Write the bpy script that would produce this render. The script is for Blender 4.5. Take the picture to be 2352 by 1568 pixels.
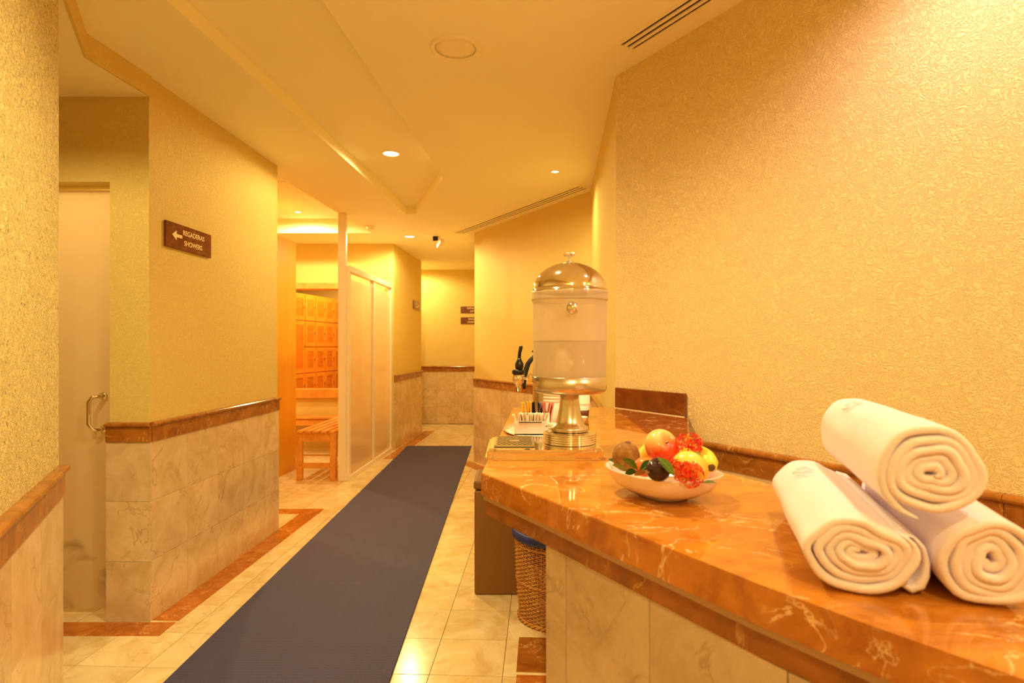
import bpy, bmesh, math, random
from mathutils import Vector, Matrix, noise
from mathutils.geometry import tessellate_polygon
random.seed(7)
for o in list(bpy.data.objects): bpy.data.objects.remove(o)
SC = bpy.context.scene
COL = SC.collection
PI = math.pi
# ------------------------------------------------------------------ camera, world, exposure
H = 1.36
cd = bpy.data.cameras.new('camera'); cam = bpy.data.objects.new('camera', cd); COL.objects.link(cam)
cam.location = (0, 0, H); cam.rotation_euler = (PI/2, 0, 0)
cd.sensor_width = 36.0; cd.lens = 1370/2352*36.0; cd.shift_y = 11/2352; cd.clip_start = 0.02
cd.dof.use_dof = True; cd.dof.focus_distance = 2.6; cd.dof.aperture_fstop = 5.0
SC.camera = cam
w = bpy.data.worlds.new('world'); SC.world = w; w.use_nodes = True
w.node_tree.nodes['Background'].inputs[0].default_value = (1.0, 0.55, 0.2, 1)
w.node_tree.nodes['Background'].inputs[1].default_value = 0.15
SC.view_settings.view_transform = 'Standard'; SC.view_settings.look = 'None'
SC.view_settings.gamma = 1; SC.view_settings.use_curve_mapping = False
SC.view_settings.exposure = 0.55
SC.cycles.max_bounces = 14; SC.cycles.diffuse_bounces = 9; SC.cycles.transparent_max_bounces = 12
LAMP = (1.0, 0.78, 0.33)
PW = 1.0          # master lamp power
# ------------------------------------------------------------------ materials
def nt(name):
    m = bpy.data.materials.new(name); m.use_nodes = True
    t = m.node_tree; b = t.nodes['Principled BSDF']; return m, t, b
def N(t, k, **kw):
    n = t.nodes.new(k)
    for a, v in kw.items():
        if a in n.inputs.keys(): n.inputs[a].default_value = v
        else: setattr(n, a, v)
    return n
def coords(t, scale=(1,1,1), rnd=0.0, obj=False):
    g = N(t, 'ShaderNodeTexCoord') if obj else N(t, 'ShaderNodeNewGeometry')
    src = g.outputs['Object'] if obj else g.outputs['Position']
    mp = N(t, 'ShaderNodeVectorMath', operation='MULTIPLY'); mp.inputs[1].default_value = scale
    t.links.new(src, mp.inputs[0]); out = mp.outputs[0]
    if rnd:
        oi = N(t, 'ShaderNodeObjectInfo'); mu = N(t, 'ShaderNodeMath', operation='MULTIPLY'); mu.inputs[1].default_value = rnd
        t.links.new(oi.outputs['Random'], mu.inputs[0]); ad = N(t, 'ShaderNodeVectorMath', operation='ADD')
        t.links.new(out, ad.inputs[0]); t.links.new(mu.outputs[0], ad.inputs[1]); out = ad.outputs[0]
    return out
def ramp(t, stops):
    r = N(t, 'ShaderNodeValToRGB'); e = r.color_ramp.elements
    while len(e) < len(stops): e.new(0.5)
    for i, (p, c) in enumerate(stops): e[i].position = p; e[i].color = tuple(c)+(1,)
    return r
def mixc(t, f, a, b, mode='MIX'):
    m = N(t, 'ShaderNodeMix', data_type='RGBA', blend_type=mode)
    for i, v in ((0, f), (6, a), (7, b)):
        if isinstance(v, (int, float)): m.inputs[i].default_value = v
        elif isinstance(v, tuple): m.inputs[i].default_value = v+(1,)
        else: t.links.new(v, m.inputs[i])
    return m.outputs[2]
def bump(t, b, h, strength, dist):
    n = N(t, 'ShaderNodeBump', Strength=strength, Distance=dist); t.links.new(h, n.inputs['Height'])
    t.links.new(n.outputs[0], b.inputs['Normal']); return n
def plain(name, c, rough=0.5, metal=0.0, spec=None, emit=None, es=0, coat=0, sub=0):
    m, t, b = nt(name); b.inputs['Base Color'].default_value = tuple(c)+(1,)
    b.inputs['Roughness'].default_value = rough; b.inputs['Metallic'].default_value = metal
    if spec is not None: b.inputs['Specular IOR Level'].default_value = spec
    if emit: b.inputs['Emission Color'].default_value = tuple(emit)+(1,); b.inputs['Emission Strength'].default_value = es
    if coat: b.inputs['Coat Weight'].default_value = coat; b.inputs['Coat Roughness'].default_value = 0.08
    if sub: b.inputs['Subsurface Weight'].default_value = sub; b.inputs['Subsurface Radius'].default_value = (0.01, 0.006, 0.003)
    return m
def plaster(name, c, scale=1.0, strength=0.5, dist=0.004, pits=False):
    m, t, b = nt(name); b.inputs['Roughness'].default_value = 0.62; b.inputs['Specular IOR Level'].default_value = 0.35
    v = coords(t, (1, 1, 1))
    w1 = N(t, 'ShaderNodeTexNoise', Scale=9*scale, Detail=2.0, Distortion=1.5); t.links.new(v, w1.inputs['Vector'])
    sc = N(t, 'ShaderNodeVectorMath', operation='MULTIPLY_ADD'); sc.inputs[1].default_value = (0.05,)*3
    t.links.new(w1.outputs['Color'], sc.inputs[0]); t.links.new(v, sc.inputs[2])
    n1 = N(t, 'ShaderNodeTexNoise', Scale=55*scale, Detail=3.0, Roughness=0.55, Distortion=2.2); t.links.new(sc.outputs[0], n1.inputs['Vector'])
    ab = N(t, 'ShaderNodeMath', operation='SUBTRACT'); ab.inputs[1].default_value = 0.5; t.links.new(n1.outputs['Fac'], ab.inputs[0])
    a2 = N(t, 'ShaderNodeMath', operation='ABSOLUTE'); t.links.new(ab.outputs[0], a2.inputs[0])
    r = ramp(t, [(0.0, (0, 0, 0)), (0.035, (0.7, 0.7, 0.7)), (0.12, (1, 1, 1))]); t.links.new(a2.outputs[0], r.inputs[0])
    n2 = N(t, 'ShaderNodeTexNoise', Scale=160*scale, Detail=2.0); t.links.new(v, n2.inputs['Vector'])
    h = mixc(t, 0.25, r.outputs[0], n2.outputs['Color'])
    bump(t, b, h, strength, dist)
    n3 = N(t, 'ShaderNodeTexNoise', Scale=1.3, Detail=3.0); t.links.new(v, n3.inputs['Vector'])
    cc = mixc(t, n3.outputs['Fac'], tuple(x*0.95 for x in c), tuple(min(1, x*1.03) for x in c))
    if pits:
        sp = N(t, 'ShaderNodeTexNoise', Scale=70, Detail=2.0); t.links.new(v, sp.inputs['Vector'])
        pr = ramp(t, [(0.0, (1, 1, 1)), (0.30, (1, 1, 1)), (0.36, (0, 0, 0))]); t.links.new(sp.outputs['Fac'], pr.inputs[0])
        cc = mixc(t, pr.outputs[0], cc, tuple(x*0.45 for x in c))
    t.links.new(cc, b.inputs['Base Color']); return m
def marble(name, base, dark, vein, rough=0.12, scale=1.0, rnd=9.0, veinw=0.02, spots=0.0, stretch=(1, 1, 1), veinamt=1.0):
    m, t, b = nt(name); b.inputs['Roughness'].default_value = rough
    v = coords(t, tuple(scale*s for s in stretch), rnd)
    n1 = N(t, 'ShaderNodeTexNoise', Scale=4.0, Detail=8.0, Roughness=0.62, Distortion=0.8); t.links.new(v, n1.inputs['Vector'])
    r1 = ramp(t, [(0.35, dark), (0.62, base)]); t.links.new(n1.outputs['Fac'], r1.inputs[0])
    n2 = N(t, 'ShaderNodeTexNoise', Scale=2.3, Detail=7.0, Roughness=0.55, Distortion=1.2); t.links.new(v, n2.inputs['Vector'])
    s = N(t, 'ShaderNodeMath', operation='SUBTRACT'); s.inputs[1].default_value = 0.5; t.links.new(n2.outputs['Fac'], s.inputs[0])
    a = N(t, 'ShaderNodeMath', operation='ABSOLUTE'); t.links.new(s.outputs[0], a.inputs[0])
    r2 = ramp(t, [(0.0, (1, 1, 1)), (veinw*0.35, (0.6, 0.6, 0.6)), (veinw, (0, 0, 0))]); t.links.new(a.outputs[0], r2.inputs[0])
    n3 = N(t, 'ShaderNodeTexNoise', Scale=3.1, Detail=2.0); t.links.new(v, n3.inputs['Vector'])
    r3 = ramp(t, [(0.45, (0, 0, 0)), (0.6, (veinamt,)*3)]); t.links.new(n3.outputs['Fac'], r3.inputs[0])
    f = N(t, 'ShaderNodeMath', operation='MULTIPLY'); t.links.new(r2.outputs[0], f.inputs[0]); t.links.new(r3.outputs[0], f.inputs[1])
    c = mixc(t, f.outputs[0], r1.outputs[0], vein)
    if spots:
        n4 = N(t, 'ShaderNodeTexNoise', Scale=9.0, Detail=3.0, Distortion=0.7); t.links.new(v, n4.inputs['Vector'])
        r4 = ramp(t, [(0.68, (0, 0, 0)), (0.74, (spots,)*3)]); t.links.new(n4.outputs['Fac'], r4.inputs[0])
        c = mixc(t, r4.outputs[0], c, vein)
    oi = N(t, 'ShaderNodeObjectInfo'); mr = N(t, 'ShaderNodeMapRange'); mr.inputs[3].default_value = 0.88; mr.inputs[4].default_value = 1.0
    t.links.new(oi.outputs['Random'], mr.inputs[0])
    sc = N(t, 'ShaderNodeVectorMath', operation='SCALE'); t.links.new(c, sc.inputs[0]); t.links.new(mr.outputs[0], sc.inputs['Scale'])
    t.links.new(sc.outputs[0], b.inputs['Base Color']); return m
def wood(name, a, bcol, scale=(6, 6, 60), rough=0.4):
    m, t, b = nt(name); b.inputs['Roughness'].default_value = rough
    v = coords(t, scale, 3.0)
    n1 = N(t, 'ShaderNodeTexNoise', Scale=1.0, Detail=5.0, Distortion=0.6); t.links.new(v, n1.inputs['Vector'])
    r = ramp(t, [(0.3, a), (0.7, bcol)]); t.links.new(n1.outputs['Fac'], r.inputs[0])
    t.links.new(r.outputs[0], b.inputs['Base Color']); return m
def seethrough(name, c, trans, gloss=0.1, rough=0.08, diffuse_rough=None, noise_scale=0, stain=None, stain_z=(0.35, 0.55)):
    m = bpy.data.materials.new(name); m.use_nodes = True; t = m.node_tree; t.nodes.clear()
    out = N(t, 'ShaderNodeOutputMaterial'); tr = N(t, 'ShaderNodeBsdfTransparent'); df = N(t, 'ShaderNodeBsdfDiffuse'); tl = N(t, 'ShaderNodeBsdfTranslucent'); gl = N(t, 'ShaderNodeBsdfGlossy')
    gl.inputs['Roughness'].default_value = rough; gl.inputs['Color'].default_value = (0.9, 0.9, 0.9, 1)
    for n in (df, tl, tr): n.inputs['Color'].default_value = tuple(c)+(1,)
    if stain:
        v = coords(t); n1 = N(t, 'ShaderNodeTexNoise', Scale=noise_scale, Detail=5.0, Distortion=1.0); t.links.new(v, n1.inputs['Vector'])
        r = ramp(t, [(0.52, c), (0.66, stain)]); t.links.new(n1.outputs['Fac'], r.inputs[0])
        sz = N(t, 'ShaderNodeSeparateXYZ'); t.links.new(v, sz.inputs[0]); mz = N(t, 'ShaderNodeMapRange'); mz.inputs[1].default_value = stain_z[0]; mz.inputs[2].default_value = stain_z[1]; mz.inputs[3].default_value = 1.0; mz.inputs[4].default_value = 0.0
        t.links.new(sz.outputs[2], mz.inputs[0]); sc_c = mixc(t, mz.outputs[0], c, r.outputs[0])
        for n in (df, tl): t.links.new(sc_c, n.inputs['Color'])
    a = N(t, 'ShaderNodeMixShader'); a.inputs[0].default_value = 0.6; t.links.new(df.outputs[0], a.inputs[1]); t.links.new(tl.outputs[0], a.inputs[2])
    b = N(t, 'ShaderNodeMixShader'); b.inputs[0].default_value = trans; t.links.new(a.outputs[0], b.inputs[1]); t.links.new(tr.outputs[0], b.inputs[2])
    fr = N(t, 'ShaderNodeFresnel', IOR=1.45); ml = N(t, 'ShaderNodeMath', operation='MULTIPLY_ADD'); ml.inputs[1].default_value = 0.38; ml.inputs[2].default_value = gloss*0.2
    t.links.new(fr.outputs[0], ml.inputs[0])
    d = N(t, 'ShaderNodeMixShader'); t.links.new(ml.outputs[0], d.inputs[0]); t.links.new(b.outputs[0], d.inputs[1]); t.links.new(gl.outputs[0], d.inputs[2])
    t.links.new(d.outputs[0], out.inputs[0]); return m
def towelmat():
    m, t, b = nt('white_terry'); b.inputs['Base Color'].default_value = (0.88, 0.81, 0.93, 1); b.inputs['Roughness'].default_value = 0.95
    b.inputs['Sheen Weight'].default_value = 0.3; b.inputs['Specular IOR Level'].default_value = 0.1
    v = coords(t); n1 = N(t, 'ShaderNodeTexNoise', Scale=420, Detail=3.0); t.links.new(v, n1.inputs['Vector'])
    n2 = N(t, 'ShaderNodeTexNoise', Scale=55, Detail=2.0); t.links.new(v, n2.inputs['Vector'])
    bump(t, b, mixc(t, 0.4, n1.outputs['Color'], n2.outputs['Color']), 0.7, 0.003); return m
def rugmat():
    m, t, b = nt('blue_matting'); b.inputs['Roughness'].default_value = 0.55
    v = coords(t, (1, 1, 1))
    wv = N(t, 'ShaderNodeTexWave', Scale=45.0, Distortion=0.0, bands_direction='Y'); t.links.new(v, wv.inputs['Vector'])
    wx = N(t, 'ShaderNodeTexWave', Scale=45.0, Distortion=0.0, bands_direction='X'); t.links.new(v, wx.inputs['Vector'])
    h = mixc(t, 0.5, wv.outputs['Color'], wx.outputs['Color'])
    r = ramp(t, [(0.25, (0.018, 0.019, 0.08)), (0.8, (0.075, 0.08, 0.25))]); t.links.new(h, r.inputs[0]); t.links.new(r.outputs[0], b.inputs['Base Color'])
    bump(t, b, h, 0.6, 0.003); return m
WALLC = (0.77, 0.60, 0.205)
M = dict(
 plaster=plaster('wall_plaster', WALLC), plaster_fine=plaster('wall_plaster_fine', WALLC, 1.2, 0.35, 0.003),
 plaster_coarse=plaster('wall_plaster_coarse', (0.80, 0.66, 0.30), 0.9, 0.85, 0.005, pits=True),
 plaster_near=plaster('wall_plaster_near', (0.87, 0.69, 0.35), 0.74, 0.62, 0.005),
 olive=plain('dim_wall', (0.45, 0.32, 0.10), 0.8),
 ceiling=plaster('ceiling_paint', (0.97, 0.92, 0.66), 2.0, 0.12, 0.001),
 ceiling_left=plaster('ceiling_paint_left', (0.97, 0.90, 0.62), 2.0, 0.12, 0.001),
 tile=marble('cream_marble', (0.90, 0.78, 0.52), (0.74, 0.55, 0.27), (0.50, 0.30, 0.10), 0.17, 1.5, 9, 0.010, veinamt=0.45),
 clad=marble('cream_cladding', (0.80, 0.62, 0.40), (0.66, 0.47, 0.25), (0.45, 0.28, 0.10), 0.16, 1.6, 6, 0.02, veinamt=0.6),
 panel=marble('grey_cream_cladding', (0.66, 0.53, 0.38), (0.52, 0.40, 0.26), (0.38, 0.28, 0.16), 0.2, 2.2, 5, 0.02, veinamt=0.6),
 red=marble('red_marble', (0.44, 0.165, 0.025), (0.27, 0.09, 0.012), (0.80, 0.52, 0.22), 0.14, 2.4, 7, 0.013, 0.35, veinamt=0.6),
 redfloor=marble('red_floor_marble', (0.60, 0.20, 0.03), (0.40, 0.115, 0.018), (0.9, 0.55, 0.22), 0.12, 3.0, 7, 0.018, 0.5, veinamt=0.7),
 top=marble('counter_marble', (0.64, 0.25, 0.03), (0.42, 0.14, 0.016), (0.95, 0.72, 0.42), 0.045, 2.0, 0.5, 0.010, 0.75, stretch=(1.2, 1.6, 1.6)),
 top2=marble('counter_marble_dark', (0.42, 0.13, 0.03), (0.28, 0.075, 0.015), (0.95, 0.62, 0.32), 0.05, 3.0, 3, 0.02, 0.3),
 splash=marble('splash_marble', (0.24, 0.07, 0.012), (0.15, 0.04, 0.008), (0.5, 0.27, 0.10), 0.12, 2.2, 3, 0.006, 0.0, veinamt=0.5),
 strip=plain('pale_strip', (0.50, 0.33, 0.20), 0.25),
 grout=plain('grout', (0.62, 0.42, 0.2), 0.8), groutpale=plain('pale_grout', (0.9, 0.7, 0.5), 0.7),
 chrome=plain('chrome', (0.86, 0.80, 0.70), 0.07, 1.0), brushed=plain('brushed_steel', (0.72, 0.64, 0.52), 0.26, 1.0),
 black=plain('black_plastic', (0.012, 0.01, 0.008), 0.3), dark=plain('dark_recess', (0.03, 0.015, 0.005), 0.8),
 white=plain('white_paint', (0.88, 0.78, 0.66), 0.35), ceramic=plain('white_ceramic', (0.92, 0.85, 0.82), 0.12, coat=0.5),
 offwhite=plain('ceiling_fitting', (0.95, 0.87, 0.60), 0.5),
 rug=rugmat(), towel=towelmat(),
 orange=wood('orange_veneer', (0.78, 0.38, 0.012), (0.86, 0.44, 0.02), (9, 9, 0.8), 0.4),
 wood=wood('honey_wood', (0.62, 0.25, 0.035), (0.80, 0.37, 0.06), (12, 3, 12), 0.4),
 locker=wood('locker_wood', (0.80, 0.27, 0.015), (0.90, 0.34, 0.025), (5, 5, 25), 0.45),
 leather=plain('brown_leather', (0.24, 0.11, 0.025), 0.45), leather2=plain('brown_leather_lid', (0.20, 0.095, 0.022), 0.5),
 wicker=wood('wicker', (0.42, 0.18, 0.04), (0.72, 0.38, 0.11), (60, 60, 60), 0.5),
 blue=plain('blue_liner', (0.02, 0.03, 0.22), 0.45),
 sign=marble('sign_marble', (0.22, 0.055, 0.01), (0.14, 0.035, 0.006), (0.5, 0.25, 0.08), 0.2, 5.0, 3, 0.006, 0.3),
 signtext=plain('sign_lettering', (0.9, 0.70, 0.42), 0.5),
 lit=plain('lamp_glow', (1, 0.9, 0.7), 0.5, emit=(1, 0.80, 0.5), es=14.0),
 tank=seethrough('frosted_tank', (0.97, 0.90, 0.78), 0.42, 0.1, 0.1, noise_scale=60),
 water=seethrough('cold_water', (0.96, 0.88, 0.72), 0.35, 0.05, 0.15, noise_scale=30),
 pane=seethrough('partition_glass', (0.99, 0.93, 0.78), 0.50, 0.1, 0.05),
 doorglass=seethrough('frosted_door_glass', (0.92, 0.80, 0.58), 0.05, 0.05, 0.2, noise_scale=3.2, stain=(0.55, 0.45, 0.28)),
)
# ------------------------------------------------------------------ helpers
def link(name, me, mat=None, parent=None, smooth=False, loc=None, rz=0.0):
    o = bpy.data.objects.new(name, me); COL.objects.link(o)
    if parent is not None: o.parent = parent
    if loc is not None: o.location = loc
    if rz: o.rotation_euler = (0, 0, rz)
    if me is not None and mat is not None and len(me.materials) == 0: me.materials.append(mat)
    if smooth and me is not None:
        me.polygons.foreach_set('use_smooth', [True]*len(me.polygons)); me.update()
    return o
def fin(name, bm, mat, parent=None, smooth=False, loc=None, rz=0.0):
    me = bpy.data.meshes.new(name); bmesh.ops.recalc_face_normals(bm, faces=bm.faces); bm.to_mesh(me); bm.free()
    return link(name, me, mat, parent, smooth, loc, rz)
def tag(o, label, cat, group=None):
    o['label'] = label; o['category'] = cat
    if group: o['group'] = group
    return o
def struct(o): o['kind'] = 'structure'; return o
def stuff(o): o['kind'] = 'stuff'; return o
def thing(name, label, cat, loc=(0, 0, 0), rz=0.0, group=None):
    o = bpy.data.objects.new(name, None); COL.objects.link(o); o.location = loc; o.rotation_euler = (0, 0, rz)
    o.empty_display_size = 0.05
    return tag(o, label, cat, group)
def box(bm, c, s, rz=0.0, mat=None):
    r = bmesh.ops.create_cube(bm, size=1.0)
    T = Matrix.Translation(c) @ (mat or Matrix.Rotation(rz, 4, 'Z')) @ Matrix.Diagonal((s[0], s[1], s[2], 1))
    bmesh.ops.transform(bm, matrix=T, verts=r['verts']); return r['verts']
def bevel(bm, w, seg=2):
    bmesh.ops.bevel(bm, geom=bm.edges[:]+bm.verts[:], offset=w, segments=seg, affect='EDGES', profile=0.5)
def prism(bm, poly, z0, z1):
    lo = [bm.verts.new((p[0], p[1], z0)) for p in poly]; hi = [bm.verts.new((p[0], p[1], z1)) for p in poly]
    n = len(poly); bm.faces.new(lo[::-1]); bm.faces.new(hi)
    for i in range(n): bm.faces.new((lo[i], lo[(i+1) % n], hi[(i+1) % n], hi[i]))
def lathe(bm, prof, c=(0, 0, 0), seg=40, mat=None):
    rings = []
    for r, z in prof:
        if r < 1e-6: rings.append([bm.verts.new((0, 0, z))])
        else: rings.append([bm.verts.new((r*math.cos(2*PI*i/seg), r*math.sin(2*PI*i/seg), z)) for i in range(seg)])
    for a, b in zip(rings, rings[1:]):
        for i in range(seg):
            j = (i+1) % seg
            if len(a) == 1 and len(b) == 1: continue
            if len(a) == 1: bm.faces.new((a[0], b[i], b[j]))
            elif len(b) == 1: bm.faces.new((a[i], a[j], b[0]))
            else: bm.faces.new((a[i], a[j], b[j], b[i]))
    vs = [v for r in rings for v in r]
    bmesh.ops.transform(bm, matrix=Matrix.Translation(c) @ (mat or Matrix.Identity(4)), verts=vs)
def tube(bm, pts, r, seg=8, closed=False, caps=True):
    pts = [Vector(p) for p in pts]; n = len(pts); rings = []
    rr = r if isinstance(r, (list, tuple)) else [r]*n
    up = None
    for i, p in enumerate(pts):
        a = pts[(i-1) % n] if (closed or i > 0) else p; b = pts[(i+1) % n] if (closed or i < n-1) else p
        t = (b-a).normalized()
        if up is None: up = Vector((0, 0, 1)) if abs(t.z) < 0.9 else Vector((1, 0, 0))
        s = t.cross(up); s = s.normalized() if s.length > 1e-6 else Vector((1, 0, 0)); u = s.cross(t).normalized(); up = u
        rings.append([bm.verts.new(p + rr[i]*(math.cos(2*PI*k/seg)*s + math.sin(2*PI*k/seg)*u)) for k in range(seg)])
    for i in range(n if closed else n-1):
        a, b = rings[i], rings[(i+1) % n]
        for k in range(seg): bm.faces.new((a[k], a[(k+1) % seg], b[(k+1) % seg], b[k]))
    if caps and not closed: bm.faces.new(rings[0][::-1]); bm.faces.new(rings[-1])
def nb(f, *a, **k):
    bm = bmesh.new(); f(bm, *a, **k); return bm
_c = {}
def cached_box(sx, sy, sz, mat, bev=0.0):
    k = (round(sx, 4), round(sy, 4), round(sz, 4), mat.name)
    if k not in _c:
        bm = bmesh.new(); box(bm, (0, 0, 0), (sx, sy, sz))
        if bev: bevel(bm, bev, 1)
        me = bpy.data.meshes.new('tile'); bm.to_mesh(me); bm.free(); me.materials.append(mat); _c[k] = me
    return _c[k]
def offset(poly, d):
    n = len(poly); out = []
    area = sum(poly[i][0]*poly[(i+1) % n][1]-poly[(i+1) % n][0]*poly[i][1] for i in range(n)); s = 1 if area > 0 else -1
    for i in range(n):
        p0, p1, p2 = Vector(poly[i-1]), Vector(poly[i]), Vector(poly[(i+1) % n])
        a = (p1-p0).normalized(); b = (p2-p1).normalized()
        na = Vector((-a.y, a.x))*s; nb_ = Vector((-b.y, b.x))*s; m = (na+nb_)
        m = m/max(0.3, m.length_squared/2) if m.length > 1e-4 else na
        out.append(tuple(p1+m*d))
    return out
def clad(parent, p0, p1, side, top=0.985, w=0.3125, rows=(0.0, 0.297, 0.594, 0.887), ends=False, panelmat=None, first=None):
    p0, p1 = Vector(p0), Vector(p1); d = (p1-p0); L = d.length; d.normalize(); n = Vector((-d.y, d.x))*side; rz = math.atan2(d.y, d.x)
    cuts = [0.0]; x = first if first else w
    while x < L-0.04: cuts.append(x); x += w
    cuts.append(L); sh = top-0.985
    for a, b in zip(cuts, cuts[1:]):
        ln = b-a-0.0014; mid = p0+d*((a+b)/2)
        for i, (z0, z1) in enumerate(zip(rows, rows[1:])):
            if i == len(rows)-2: z1 += sh
            q = mid+n*0.006
            link('tile', cached_box(ln, 0.012, z1-z0-0.0012, panelmat or M['clad']), None, parent, loc=(q.x, q.y, (z0+z1)/2), rz=rz)
        q = mid+n*0.009; z0, z1 = 0.888+sh, 0.961+sh
        link('band_tile', cached_box(ln, 0.018, z1-z0, M['red']), None, parent, loc=(q.x, q.y, (z0+z1)/2), rz=rz)
        k = ('bull', round(ln, 4))
        if k not in _c:
            bm = bmesh.new(); prof = [(-0.002, -0.0115), (0.018, -0.0115)]+[(0.02+0.0115*math.sin(t), -0.0115*math.cos(t)) for t in [PI*j/6 for j in range(1, 6)]]+[(0.018, 0.0115), (-0.002, 0.0115)]
            A = [bm.verts.new((-ln/2, y, z)) for y, z in prof]; B = [bm.verts.new((ln/2, y, z)) for y, z in prof]
            for j in range(len(prof)):
                j2 = (j+1) % len(prof); bm.faces.new((A[j], A[j2], B[j2], B[j]))
            bm.faces.new(A[::-1]); bm.faces.new(B); bmesh.ops.recalc_face_normals(bm, faces=bm.faces)
            me = bpy.data.meshes.new('moulding'); bm.to_mesh(me); bm.free(); me.materials.append(M['red']); _c[k] = me
        o = link('moulding', _c[k], None, parent, loc=(mid.x, mid.y, 0.973+sh), rz=rz + (0 if side > 0 else PI))
# ------------------------------------------------------------------ the shell
CEIL = 2.70
def wall(name, poly, z0=0.0, z1=CEIL, mat='plaster', extra=()):
    bm = bmesh.new(); prism(bm, poly, z0, z1)
    for p, a, b in extra: prism(bm, p, a, b)
    return struct(fin(name, bm, M[mat]))
DI = 0.5876
P0 = (0.516, 2.96); P1 = (0.516+DI*5.06, 2.96-5.06); Q = (0.679, 5.14); R = (-0.443, 7.06)
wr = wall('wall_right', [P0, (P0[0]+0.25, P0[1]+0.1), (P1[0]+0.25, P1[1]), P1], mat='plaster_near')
wa = wall('wall_alcove', [P0, Q, (1.0, 5.14), (1.0, 3.0), (0.78, 3.05)], mat='plaster_fine')
wrf = wall('wall_right_far', [Q, R, (-0.30, 10.47), (1.0, 10.47), (1.0, 5.14)], mat='plaster_fine')
wb = wall('wall_back', [(-4.2, 10.47), (1.0, 10.47), (1.0, 10.62), (-4.2, 10.62)], mat='plaster_fine')
wl = wall('wall_left', [(-1.80, 2.957), (-1.745, 4.436), (-1.94, 4.436), (-1.994, 2.957)],
          extra=[([(-1.994, 2.957), (-1.99, 3.10), (-4.2, 3.10), (-4.2, 2.957)], 2.175, CEIL),
                 ([(-2.87, 2.957), (-2.87, 3.10), (-4.2, 3.10), (-4.2, 2.957)], 0, 2.175)], mat='plaster')
wl2 = wall('wall_shower', [(-1.94, 4.30), (-1.94, 4.436), (-4.2, 4.436), (-4.2, 4.30)], mat='plaster_fine')
CN = [(-1.474, 1.94), (-1.474+0.532*4.04, -2.10)]
wc = wall('wall_left_near', [CN[0], CN[1], (CN[1][0]-0.2, CN[1][1]), (-1.474-0.16, 1.94-0.03), (-1.474-0.02, 1.955)], mat='plaster_coarse')
wd = wall('wall_left_far', [(-1.544, 7.8), (-1.43, 9.4), (-1.60, 9.4), (-1.70, 7.95)], mat='plaster_fine')
WX0, WX1, WZ0, WZ1 = -3.4, -2.05, 0.80, 2.15
we = wall('wall_locker', [(-4.2, 7.8), (WX0, 7.8), (WX0, 7.95), (-4.2, 7.95)], extra=[
    ([(WX1, 7.8), (-1.544, 7.8), (-1.70, 7.95), (WX1, 7.95)], 0, CEIL),
    ([(WX0, 7.8), (WX1, 7.8), (WX1, 7.95), (WX0, 7.95)], 0, WZ0-0.02),
    ([(WX0, 7.8), (WX1, 7.8), (WX1, 7.95), (WX0, 7.95)], WZ1+0.02, CEIL)], mat='plaster_fine')
wo = wall('wall_outer_left', [(-4.35, -2.1), (-4.2, -2.1), (-4.2, 10.62), (-4.35, 10.62)], z1=2.9, mat='plaster_fine')
wn = wall('wall_near', [(-4.35, -2.25), (3.8, -2.25), (3.8, -2.1), (-4.35, -2.1)], mat='plaster_fine')
wp = wall('wall_veneer', [(-2.57, 5.2), (-2.39, 6.6), (-2.49, 6.6), (-2.67, 5.2)], z1=2.51, mat='orange')
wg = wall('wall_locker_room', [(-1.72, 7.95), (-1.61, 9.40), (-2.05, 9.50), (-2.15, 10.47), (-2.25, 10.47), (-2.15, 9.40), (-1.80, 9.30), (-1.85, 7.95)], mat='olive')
# ceiling with raised trays
T1 = [(-1.425, 1.05), (-1.075, 6.06), (-0.98, 6.06), (-0.55, 4.75), (-0.83, 1.05)]
T2 = [(-4.2, 4.5), (-4.2, 7.06), (-1.66, 7.06), (-1.87, 4.5)]
outer = [(-4.35, -2.25), (3.8, -2.25), (3.8, 10.62), (-4.35, 10.62)]
T2 = [(-4.15, 4.5), (-4.15, 7.06), (-1.66, 7.06), (-1.87, 4.5)]
bm = bmesh.new(); loops = [outer, T1[::-1], T2[::-1]]; flat = [p for l in loops for p in l]
tris = tessellate_polygon([[Vector((p[0], p[1], 0)) for p in l] for l in loops])
vs = [bm.verts.new((p[0], p[1], CEIL)) for p in flat]
for a, b, c in tris: bm.faces.new((vs[a], vs[b], vs[c]))
ce = bmesh.ops.extrude_face_region(bm, geom=bm.faces[:]); bmesh.ops.translate(bm, vec=(0, 0, 0.25), verts=[v for v in ce['geom'] if isinstance(v, bmesh.types.BMVert)])
ceil = struct(fin('ceiling', bm, M['ceiling']))
for T, z in ((T1, 2.775), (T2, 2.865)):
    bm = bmesh.new(); prism(bm, offset(T, 0.001), z, z+0.04); fin('tray_panel', bm, M['ceiling'], ceil)
bm = bmesh.new(); prism(bm, [(-1.80, 2.957), (-1.83, 2.55), (-1.494, 1.925), (-1.65, 1.91), (-4.2, 1.91+0.0), (-4.2, 2.957)], 2.597, CEIL)
struct(fin('ceiling_shower', bm, M['ceiling_left']))
bm = bmesh.new(); fp = [(-1.80, 2.957), (-1.83, 2.55), (-1.494, 1.925)]; fq = [(-1.790, 2.960), (-1.8195, 2.552), (-1.484, 1.930)]
prism(bm, [fp[0], fp[1], fq[1], fq[0]], 2.595, CEIL); prism(bm, [fp[1], fp[2], fq[2], fq[1]], 2.595, CEIL)
struct(fin('trim_1', bm, M['plaster']))
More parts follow.
